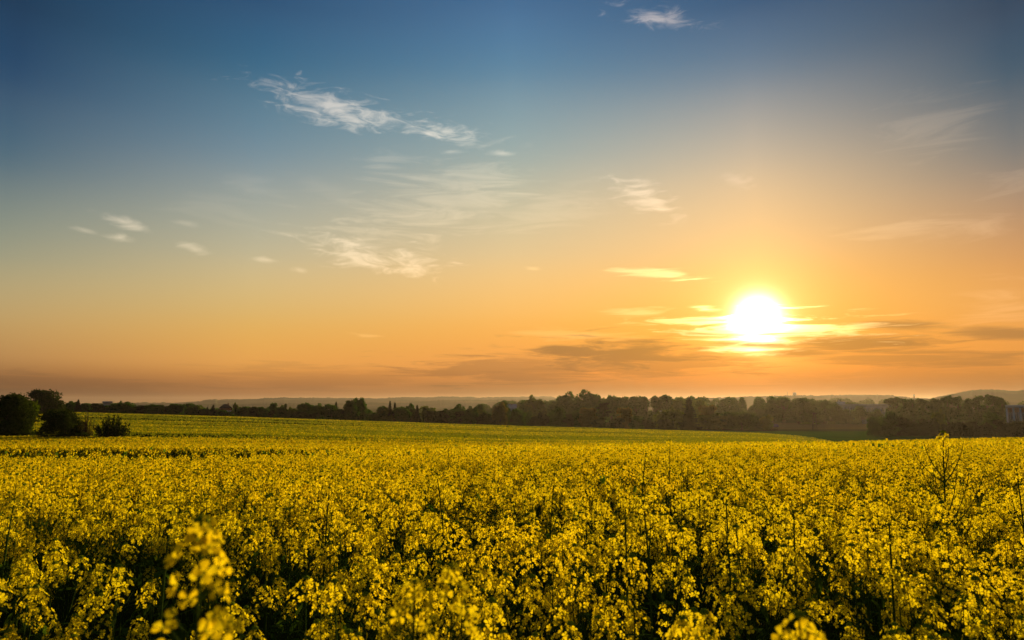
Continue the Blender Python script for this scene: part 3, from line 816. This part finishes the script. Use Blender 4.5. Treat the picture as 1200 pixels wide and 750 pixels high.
for k in range(2): variant(f'fresh{k}', 'round', 4, 8, 4600, .30, M_TREE2, rt)
for k in range(2): variant(f'bronze{k}', 'round', 3.4, 6.5, 4200, .27, M_BRONZE, rt)
for k in range(4): variant(f'bush{k}', 'bush', 3, 5, 4200, .23, M_TREE, rt)
for k in range(3): variant(f'dark{k}', 'bush', 3, 5, 4200, .23, M_DARK, rt)
for k in range(3): variant(f'poplar{k}', 'poplar', 3, 16, 5200, .36, M_TREE, rt)
variant('cypress', 'poplar', 1, 6, 2400, .16, M_DARK, rt)
variant('spruce', 'spruce', 4.2, 14.5, 15000, .26, M_NEEDLE, rt)
variant('smallfir', 'spruce', 2.0, 7, 3200, .24, M_NEEDLE, rt)
variant('pine', 'pine', 2.8, 8, 1900, .28, M_NEEDLE, rt)
variant('bigbush', 'bush', 3.1, 5.6, 21000, .095, M_DARK, rt)
variant('bigbush2', 'bush', 2.5, 4.0, 17000, .085, M_DARK, rt)
variant('hill_tree', 'bush', 5.6, 7.5, 14000, .20, M_DARK, rt)
variant('spiky', 'spiky', 1.75, 3.5, 13000, .08, M_DARK, rt)
variant('twiggy', 'spiky', 1.0, 3.0, 700, .08, M_BRONZE, rt)

ORD = 'first second third fourth fifth sixth seventh eighth ninth tenth eleventh twelfth thirteenth fourteenth fifteenth sixteenth seventeenth eighteenth nineteenth twentieth twenty-first twenty-second twenty-third twenty-fourth twenty-fifth twenty-sixth twenty-seventh twenty-eighth twenty-ninth thirtieth'.split()
NAME = {'round': 'broadleaf_tree', 'fresh': 'broadleaf_tree', 'bronze': 'broadleaf_tree', 'bush': 'bush', 'dark': 'bush', 'poplar': 'poplar_tree', 'cypress': 'columnar_tree', 'spruce': 'spruce_tree',
        'smallfir': 'fir_tree', 'pine': 'pine_tree', 'bigbush': 'bush', 'hill_tree': 'broadleaf_tree', 'spiky': 'shrub', 'twiggy': 'shrub'}
rp_ = random.Random(4)
def tree(px, top, width, Y, key, label, cat=None, group=None, rz=None):
    if Y > 240: width *= 1.18
    if key in ('bigbush', 'bigbush2', 'hill_tree'): width *= 1.12; top -= 5
    tm_, cm, W, Hh = VARS[key]
    x, y, z = at(px, top, Y); gz = float(Gz(x, y))
    base = ''.join(c for c in key if not c.isdigit()); nm = NAME[base]
    o = empty(nm, (x, y, gz - .05), rp_.uniform(0, 6.28) if rz is None else rz)
    h = max(z - gz, 1.0); r_ = width / 2 / 800 * Y
    o.scale = (r_ / W * 1.02, r_ / W * 1.02, h / Hh)
    tag(o, label, cat or nm.replace('_tree', ' tree').split('_')[0] if 'tree' in nm else nm, group)
    for n2, me in (('trunk', tm_), ('crown', cm)):
        c = bpy.data.objects.new(n2, me); c.parent = o; col.objects.link(c)
    return o
tree(10, 459, 74, 72, 'bigbush', 'large dark bush at the left edge of the photo standing in the field', 'bush', rz=1.0)
tree(54, 459, 50, 212, 'hill_tree', 'dark domed tree on the far field crest behind the left bushes', 'tree', rz=.5)
tree(79, 484, 55, 70, 'bigbush2', 'dark rounded bush in the field, between the left-edge bush and the small shrub', 'bush', rz=2.0)
tree(103, 480, 20, 71, 'twiggy', 'sparse reddish brown shrub growing out of the dark rounded bush', 'shrub')
tree(133, 481, 38, 70, 'spiky', 'small dark shrub of upright shoots, standing alone in the field', 'shrub', rz=1.7)
tree(31, 467, 26, 74, 'fresh0', 'yellowish green young tree poking out of the large left bush', 'tree')
def row(lst, Y, jit, phrase, group, names):
    lst = sorted(lst); cnt = {}
    for e_ in lst: cnt[e_[3].rstrip('0123456789')] = cnt.get(e_[3].rstrip('0123456789'), 0) + 1
    seen = {}
    for (px, top, wd, key) in lst:
        b = key.rstrip('0123456789'); seen[b] = seen.get(b, 0) + 1
        o_ = f', {ORD[seen[b]-1]} from left' if cnt[b] > 1 else ''
        if b + '0' in VARS and key == b: key = b + str(rp_.randrange(len([q for q in VARS if q.rstrip("0123456789") == b])))
        tree(px, top, wd, Y + rp_.uniform(-jit, jit), key, f'{names[b]} {phrase}{o_}', {'bush': 'bush', 'dark': 'bush'}.get(b, 'tree'), group)
NM = {'round': 'rounded green tree', 'fresh': 'bright yellow-green tree', 'bronze': 'bronze brown tree', 'bush': 'mid green bush', 'dark': 'near-black bush', 'poplar': 'tall slim poplar',
      'cypress': 'narrow dark columnar tree', 'smallfir': 'small pointed conifer', 'pine': 'open-crowned pine', 'spruce': 'tall spruce'}
B, D, RN, F, BZ, PO, SF = 'bush', 'dark', 'round', 'fresh', 'bronze', 'poplar', 'smallfir'
row([(84, 470, 16, RN), (92, 467, 9, SF), (101, 471, 18, B), (114, 472, 16, D), (124, 474, 16, B), (137, 472, 16, B), (141, 470, 8, RN), (152, 471, 20, RN), (164, 474, 18, D), (176, 473, 16, B),
     (187, 473, 18, B), (196, 475, 14, D), (204, 470, 15, RN), (211, 473, 12, B), (220, 471, 16, B), (229, 474, 16, F), (238, 478, 20, D), (243, 476, 5, SF), (250, 473, 8, SF), (251, 479, 18, D),
     (263, 480, 20, B), (277, 472, 7, F), (286, 475, 18, B), (296, 476, 14, D)],
    277, 6, 'in the far hedgerow at left', 'trees and bushes beyond the left part of the field', NM)
row([(306, 474, 16, RN), (313, 480, 18, D), (320, 472, 14, RN), (330, 475, 13, RN), (334.5, 473, 5, 'cypress'), (341, 477, 14, F), (349, 481, 18, D), (359, 468, 20, RN), (362, 483, 26, D), (374, 473, 14, RN),
     (389, 473, 28, B), (394, 469, 8, SF), (404, 479, 22, D), (412, 464, 20, RN), (422, 466, 18, RN), (418, 473, 28, B), (430, 478, 18, B), (441, 482, 20, B), (449, 472, 14, RN), (457, 468, 9, SF), (463, 470, 9, SF),
     (456, 478, 22, F), (471, 473, 20, RN), (481, 473, 16, RN), (489, 473, 9, SF), (479, 479, 28, D)],
    285, 8, 'in the tree row left of the middle', 'tree row behind the field left of the middle', NM)
row([(500, 475, 20, F), (508, 480, 18, D), (517, 480, 16, D), (527, 478, 18, B), (537, 481, 18, D), (545, 485, 16, B), (553, 484, 14, D), (540, 474, 18, RN), (552, 476, 16, RN), (563, 473, 12, RN), (558, 478, 16, F),
     (567, 483, 22, D), (577, 484, 18, D), (586, 472, 20, BZ), (599, 484, 22, D), (590, 469, 16, RN), (607, 478, 18, B), (617, 481, 16, B), (627, 487, 16, D), (638, 481, 20, D), (652, 477, 20, B), (664, 484, 16, D)],
    292, 8, 'in the middle of the tree row', 'middle stretch of the tree row behind the field', NM)
row([(677, 479, 18, B), (690, 478, 24, BZ), (707, 470, 15, 'pine'), (701, 488, 22, D), (722, 489, 18, D), (733, 478, 22, BZ), (746, 487, 16, B), (756, 491, 16, D), (763, 493, 14, D), (776, 491, 12, D), (784, 490, 12, D)],
    300, 6, 'in the row left of the tall spruce', 'tree row left of the tall spruce', NM)
tree(807, 463, 25, 312, 'spruce', 'tall dark spruce with drooping tiers at the field edge under the sunset', 'tree')
row([(830, 475, 24, BZ), (829, 484, 40, F), (855, 479, 34, RN), (869, 482, 30, B), (884, 487, 18, B), (897, 486, 16, F), (792, 478, 24, F), (776, 480, 22, F)],
    335, 10, 'close around the tall spruce', 'trees close around the tall spruce', NM)
row([(617, 465, 24, RN), (629, 464, 26, F), (649, 467, 22, RN), (668, 460, 28, RN), (684, 458, 34, RN), (698, 463, 16, RN), (716, 457, 22, RN), (729, 459, 26, RN), (745, 463, 20, PO), (757, 463, 16, PO), (768, 462, 18, PO),
     (781, 463, 16, PO), (794, 465, 20, F), (822, 467, 18, F)],
    470, 20, 'in the tall wood rising behind the field row', 'tall wood behind the field row', NM)
row([(884, 471, 18, RN), (905, 465, 24, RN), (918, 467, 26, PO), (934, 465, 22, PO), (947, 467, 22, RN), (965, 469, 15, PO), (979, 473, 14, RN), (994, 479, 20, B), (1007, 472, 15, RN), (1017, 481, 18, B), (1027, 479, 14, B), (1046, 466, 20, PO)],
    500, 18, 'in the hazy wood right of the sun', 'hazy wood right of the sun', NM)
row([(1058, 467, 16, PO), (1069, 468, 14, PO), (1080, 467, 15, PO), (1092, 465, 15, PO), (1101, 466, 12, PO), (1109, 464, 15, PO), (1121, 465, 15, PO), (1132, 465, 14, PO), (1146, 464, 16, PO), (1157, 463, 16, PO), (1167, 464, 16, PO), (1174, 467, 12, PO)],
    400, 8, 'in the dense row before the right hill', 'poplars in front of the right hill', NM)
row([(1023, 488, 14, B), (1040, 481, 26, B), (1054, 486, 24, D), (1068, 493, 20, D), (1088, 489, 20, D), (1100, 480, 15, F), (1078, 495, 16, D), (1114, 494, 20, D), (1128, 494, 20, D), (1138, 493, 16, D), (1151, 496, 18, D),
     (1162, 482, 17, B), (1166, 490, 22, D), (1180, 494, 18, D), (1190, 492, 18, D), (1202, 492, 18, D), (1217, 491, 20, D)],
    258, 4, 'in the dark hedge at right', 'dark hedge at the right end of the green field', NM)
row([(944, 494, 13, F), (957, 496, 9, F), (975, 493, 10, F), (984, 493, 11, B), (1004, 492, 12, B)], 470, 4, 'low on the brown field edge', 'small bushes on the brown field edge', NM)

# far woodland belts, uncountable
def woodland(name, pts, label, n, size, mt):
    """pts: (px, top_py, Y) crests; leaf clumps fill lobed crowns between the crest and the ground"""
    g = np.random.default_rng(len(name)); px = g.uniform(pts[0][0], pts[-1][0], n)
    P = np.array(pts, float); k = int((pts[-1][0] - pts[0][0]) / 4.2)
    cx = g.uniform(pts[0][0], pts[-1][0], k); ct = np.interp(cx, P[:, 0], P[:, 1]) + np.abs(g.normal(0, 1.6, k)); cy = np.interp(cx, P[:, 0], P[:, 2]) + g.uniform(0, 90, k)
    j = g.integers(k, size=n); d = g.normal(size=(n, 3)); d /= np.linalg.norm(d, axis=1, keepdims=True); d *= g.uniform(.5, 1, n)[:, None] ** .5
    X = (cx - 600) / 800 * cy; top = EYE + (472 - ct) / 800 * cy; gz = Gz(X, cy); hh = top - gz; rr = g.uniform(3.2, 6.2, k) * cy / 550
    c = np.stack([X[j] + d[:, 0] * rr[j], cy[j] + d[:, 1] * rr[j], gz[j] + hh[j] * (.52 + .48 * d[:, 2])], 1)
    a = g.normal(size=(n, 3)); b = np.cross(a, g.normal(size=(n, 3))); a /= np.linalg.norm(a, axis=1, keepdims=True); b /= np.linalg.norm(b, axis=1, keepdims=True)
    s = size * g.uniform(.6, 1.4, n)[:, None]
    v = np.stack([c - a * s, c - b * s * .8, c + a * s, c + b * s * .8], 1).reshape(-1, 3)
    o = build(name, v, np.arange(n * 4).reshape(-1, 4), [mt]); tag(o, label, 'woodland', kind='stuff')
woodland('woodland', [(735, 463, 560), (800, 463.5, 560), (860, 464, 560), (905, 464, 560), (960, 467, 580), (1000, 471, 640)], 'far wood below the sun, fading into orange haze', 90000, .55, M_TREE)
woodland('woodland', [(1010, 473, 760), (1050, 467.5, 760), (1180, 468, 760), (1210, 468, 800), (1300, 466, 800)], 'far wood in front of the right hill', 50000, .6, M_TREE)
woodland('woodland', [(560, 472, 620), (600, 468, 640), (640, 468, 640), (740, 465, 620)], 'wood behind the tree row in the middle of the view', 50000, .55, M_TREE)
woodland('woodland', [(975, 466.5, 1100), (1010, 467, 1150), (1060, 467, 1150)], 'wood seen over the long grey factory', 26000, .9, M_TREE)
woodland('woodland', [(-60, 474, 420), (60, 474, 420), (300, 478, 440), (480, 481, 480), (600, 484, 500)], 'low far wood behind the left hedgerow', 60000, .5, M_TREE)

# ================================================================ hills
def hill(profile, Y, depth, label, name='hills', bumps=1.0):
    P = np.array(profile, float); g = np.random.default_rng(int(Y))
    px = np.linspace(P[0, 0], P[-1, 0], 700); top = np.interp(px, P[:, 0], P[:, 1])
    zt = EYE + (472 - top) / 800 * Y
    tr_ = fbm(px * .35, px * 0 + Y, 4) - .5; trees_ = fbm(px * 1.6, px * 0 + Y + 9, 3)
    zt = zt + (tr_ * 1.8 + np.where(fbm(px * .06, px * 0 + 5, 2) > .42, (trees_ - .3) * 2.2, 0)) * Y / 800 * bumps * .7
    rows = np.linspace(-1, 1, 25); V = []
    for q in rows:
        prof = (1 - q * q) ** 1.3 if q < 0 else (1 - q * q)
        wob = (fbm(px * .03 + 40, px * 0 + q * 3, 4) - .5) * 16 * (1 - abs(q))
        yy_ = Y + q * depth
        z = -16 + (zt + 16) * prof + wob * (abs(q) > .02)
        V.append(np.stack([(px - 600) / 800 * yy_, np.full_like(px, yy_), np.minimum(z, -16 + (zt + 16) * (yy_ / Y) ** .0)], -1))
    V = np.array(V); ni, nj = V.shape[:2]; idx = np.arange(ni * nj).reshape(ni, nj)
    f = np.stack([idx[:-1, :-1], idx[1:, :-1], idx[1:, 1:], idx[:-1, 1:]], -1).reshape(-1, 4)[:, ::-1]
    o = build(name, V.reshape(-1, 3), f, [M_HILL]); tag(o, kind='structure')
hill([(-200, 474), (60, 473.5), (150, 472), (200, 472), (235, 470.5), (246, 468.6), (300, 467.5), (314, 466.6), (400, 466.4), (450, 467), (462, 466), (515, 465.5), (530, 465), (560, 466), (600, 465.5), (640, 464.6), (652, 466), (700, 469), (800, 471)], 3400, 700, '')
hill([(120, 475), (300, 473), (420, 472), (520, 469), (600, 468.5), (700, 471)], 2500, 420, '')
hill([(700, 470), (850, 466), (900, 464.5), (935, 463.5), (950, 464), (975, 463.2), (1010, 463), (1045, 464), (1066, 466.5), (1085, 467), (1200, 467)], 2300, 500, '')
hill([(1040, 473), (1080, 468), (1100, 465), (1120, 461), (1132, 458.6), (1142, 458), (1146, 456.8), (1172, 457), (1178, 458), (1200, 457.5), (1260, 456), (1350, 456), (1600, 462)], 1750, 420, '')

# ================================================================ buildings and small far things
def house(name, px0, px1, eave, Y, depth, label, cat, roof='flat', ridge=None, wall=M_PALE, roofm=M_ROOFD, windows=0, win_h=(.35, .75), pil=False, wmat=None, foot=None):
    x0, _, ze = at(px0, eave, Y); x1 = at(px1, eave, Y)[0]; xc = (x0 + x1) / 2; az_ = math.atan2(xc, Y); hw = (x1 - x0) / 2 * math.cos(az_)
    gz = float(Gz(xc, Y)) if foot is None else foot; t = empty(name, (xc, Y, gz), -az_); tag(t, label, cat); h = ze - gz
    g = G(); g.box(-hw, hw, 0, depth, 0, h)
    if roof == 'gable':     # gable ends belong to the wall
        rz_ = at(px0, ridge, Y)[2] - gz
        g.add([(-hw, 0, h), (-hw, depth, h), (-hw, depth / 2, rz_ - .1), (-hw, depth / 2, rz_ - .1)], [(0, 1, 2, 3)]); g.add([(hw, 0, h), (hw, depth, h), (hw, depth / 2, rz_ - .1), (hw, depth / 2, rz_ - .1)], [(1, 0, 3, 2)])
    g.build('wall', [wall], t)
    g = G()
    if roof == 'flat': g.box(-hw - .4, hw + .4, -.4, depth + .4, h + .003, h + (at(px0, ridge, Y)[2] - ze if ridge else .6))
    elif roof == 'gable':
        o_ = .4
        for s0, s1 in ((-o_, depth / 2), (depth + o_, depth / 2)):
            za = h - .15; zb = rz_
            g.add([(-hw - o_, s0, za), (hw + o_, s0, za), (hw + o_, s1, zb), (-hw - o_, s1, zb), (-hw - o_, s0, za + .25), (hw + o_, s0, za + .25), (hw + o_, s1, zb + .25), (-hw - o_, s1, zb + .25)],
                  [(0, 1, 2, 3), (4, 5, 6, 7), (0, 1, 5, 4), (1, 2, 6, 5), (3, 2, 6, 7), (0, 3, 7, 4)])
    elif roof == 'hip':
        rz_ = at(px0, ridge, Y)[2] - gz; c = depth / 2; q = hw * .25
        g.add([(-hw - .4, -.4, h), (hw + .4, -.4, h), (hw + .4, depth + .4, h), (-hw - .4, depth + .4, h), (-q, c - .1, rz_), (q, c - .1, rz_), (q, c + .1, rz_), (-q, c + .1, rz_)],
              [(0, 1, 5, 4), (1, 2, 6, 5), (2, 3, 7, 6), (3, 0, 4, 7), (4, 5, 6, 7), (3, 2, 1, 0)])
    rf = g.build('roof', [roofm], t)
    if roof in ('hip', 'gable') and not pil:
        g = G(); g.box(hw * .3, hw * .3 + .6, depth * .35, depth * .35 + .6, rz_ - h * .3, rz_ + .5); g.build('chimney', [M_BRICK], rf)
    for k in range(windows):
        c = -hw + (k + .5) * 2 * hw / windows; ww = hw / windows * .55
        g = G(); z0, z1 = h * win_h[0], h * win_h[1]
        for a, b, c0, c1 in ((c - ww - .1, c + ww + .1, z0 - .1, z0), (c - ww - .1, c + ww + .1, z1, z1 + .1), (c - ww - .1, c - ww, z0, z1), (c + ww, c + ww + .1, z0, z1), (c - .04, c + .04, z0, z1)):
            g.box(a, b, -.09, -.003, c0, c1)
        wn = g.build('window', [M_WHITE], t)
        g = G(); g.box(c - ww, c - .04, -.05, -.006, z0, z1); g.box(c + .04, c + ww, -.05, -.006, z0, z1); g.build('pane', [M_GLASS], wn)
    if pil:
        for k in range(windows + 1):
            c = -hw + k * 2 * hw / windows; g = G(); g.box(c - .3, c + .3, -.35, -.1, 0, h * .99); g.build('pilaster', [M_WHITE], t)
    return t, h, hw
house('farm_building', 121, 131, 472.6, 330, 8, 'small pale flat-roofed building showing above the left hedgerow', 'building', ridge=470.2, wall=M_PALE, roofm=M_PALE, windows=3, win_h=(.55, .85))
house('house', 257, 272, 478, 400, 10, 'house with dark pointed roof behind the left hedgerow', 'house', 'hip', 473.5, M_BRICK, M_ROOFD, 4)
house('barn', 588, 605, 478, 420, 14, 'barn with blue-grey sheet roof half hidden by trees near the middle', 'barn', 'gable', 474, M_CLAD, M_ROOFG, 3)
house('cottage', 774, 780, 486, 420, 6, 'tiny white cottage glimpsed among the trees left of the spruce', 'cottage', 'gable', 482, M_WHITE, M_ROOFG, 2)
t, h, hw = house('factory', 980, 1044, 475, 620, 22, 'long grey factory hall seen through the trees right of the sun', 'factory', ridge=473.6, wall=M_CLAD, roofm=M_ROOFG, windows=16, win_h=(.55, .85))
g = G(); g.box(-22, -15, 3, 9, h + .1, h + 3.2); g.box(-20.5, -19.5, 4, 5, h + 3.2, h + 4.8); g.build('roof_plant', [M_WHITE], t)
house('office_building', 1179, 1236, 478, 300, 18, 'brick building with grey roof, white pillars and windows at the right edge', 'building', ridge=474.8, wall=M_BRICK, roofm=M_ROOFG, windows=7, win_h=(.30, .80), pil=True)
house('shed', 1010, 1019, 492, 480, 5, 'small pale shed on the brown field edge left of the dark hedge', 'shed', 'gable', 489.6, M_CLAD, M_ROOFD, 2)
# long low stack under a purple tarpaulin
def stack():
    x0, y0, z1 = at(883, 497, 345); x1 = at(912, 497, 345)[0]; gz = float(Gz((x0 + x1) / 2, 345)); t = empty('straw_stack', ((x0 + x1) / 2, 345, gz)); hw = (x1 - x0) / 2; h = max(z1 - gz, 2.5)
    tag(t, 'long low straw stack under purple sheeting beside the brown field', 'straw stack')
    g = G(); g.box(-hw, hw, 0, 5, 0, h * .5); g.build('bales', [rough_mat('straw', (.20, .14, .05), (.30, .22, .09), 2)], t)
    g = G(); xs = np.linspace(-hw - .1, hw + .1, 40); ang = np.linspace(0, math.pi, 9)
    r_ = np.random.default_rng(1); V = np.array([[(x, 2.5 - 2.75 * math.cos(a), h * .44 + h * .56 * math.sin(a) ** .6 + r_.normal(0, .04)) for a in ang] for x in xs])
    idx = np.arange(360).reshape(40, 9); g.add(V.reshape(-1, 3), np.stack([idx[:-1, :-1], idx[1:, :-1], idx[1:, 1:], idx[:-1, 1:]], -1).reshape(-1, 4)); g.build('tarpaulin', [M_PURP], t)
stack()
# A-frame power pole
def pole():
    x, y, z = at(954, 483.5, 345); gz = float(Gz(x, y)); h = z - gz; t = empty('power_pole', (x, y, gz)); tag(t, 'wooden A-frame power pole standing on the brown field edge', 'power pole')
    for s in (-1, 1):
        g = G(); g.tube([(s * 1.15, 0, 0), (s * .25, 0, h)], [.24, .17], 8); g.build('leg', [M_WOOD], t)
    g = G(); g.box(-.75, .75, -.08, .08, h * .45, h * .45 + .2); g.build('brace', [M_WOOD], t)
    g = G(); g.box(-1.3, 1.3, -.3, -.2, h - .5, h - .25); ca = g.build('crossarm', [M_WOOD], t)
    for xx in (-1.15, 0, 1.15):
        g = G(); g.tube([(xx, -.25, h - .25), (xx, -.25, h - .12), (xx, -.25, h - .05), (xx, -.25, h + .1)], [.05, .09, .09, .04], 8); g.build('insulator', [M_GLASS], ca)
pole()
def tower():
    x, y, z = at(931, 459.8, 2260); gz = at(931, 466, 2260)[2]; t = empty('water_tower', (x, y, gz - 8)); tag(t, 'domed water tower on the hill crest just right of the sun', 'water tower'); h = z - gz + 8
    g = G(); zz = [0, h - 13, h - 10]; g.tube([(0, 0, q) for q in zz], [3.2, 3.2, 6], 20); g.build('shaft', [M_PALE], t)
    g = G(); a = np.linspace(0, 1, 8); g.tube([(0, 0, h - 10), (0, 0, h - 5)] + [(0, 0, h - 5 + 5 * q) for q in np.sin(a * 1.57)[1:]], [6, 6] + list(6 * np.cos(a * 1.57)[1:] + .05), 20); g.build('tank', [M_CLAD], t)
tower()
def mast(px, top, base, Y, label, w_, box=None):
    x, y, z = at(px, top, Y); gz = at(px, base, Y)[2] - 6; h = z - gz; t = empty('radio_mast', (x, y, gz)); tag(t, label, 'mast')
    g = G(); n = 10
    for s in range(3):
        a = s * 2.094; g.tube([(w_ * math.cos(a), w_ * math.sin(a), 0), (w_ * .3 * math.cos(a), w_ * .3 * math.sin(a), h)], [.35, .25], 5)
    for k in range(n):
        q = 1 - .7 * k / n; q2 = 1 - .7 * (k + 1) / n
        for s in range(3):
            a = s * 2.094; b = a + 2.094; g.tube([(w_ * q * math.cos(a), w_ * q * math.sin(a), h * k / n), (w_ * q2 * math.cos(b), w_ * q2 * math.sin(b), h * (k + 1) / n)], .12, 4)
    g.build('lattice', [M_WOOD], t)
    if box:
        g = G(); g.tube([(0, 0, h - box), (0, 0, h - box * .2)], [1.7, 1.7], 12); g.build('antenna_drum', [M_CLAD], t)
mast(922.5, 458.8, 466, 2240, 'thin lattice mast on the hill crest beside the water tower', 1.2)
mast(1071, 462, 468, 1500, 'short mast with a drum-shaped head on the skyline left of the right hill', 1.2, 4)

# ================================================================ haze
HB = G(); HB.box(-5600, 5600, -5600, 5600, -18.5, 46)
hz = HB.build('haze', []); tag(hz, 'thin evening haze over the fields', 'haze', kind='stuff')
mh = bpy.data.materials.new('haze'); mh.use_nodes = True; nh_ = mh.node_tree.nodes; nh_.clear()
pv = nh_.new('ShaderNodeVolumePrincipled'); oh = nh_.new('ShaderNodeOutputMaterial'); mh.node_tree.links.new(pv.outputs[0], oh.inputs['Volume'])
pv.inputs['Color'].default_value = (.90, .80, .72, 1); pv.inputs['Density'].default_value = 5.5e-5; pv.inputs['Anisotropy'].default_value = .55
hz.data.materials.append(mh)
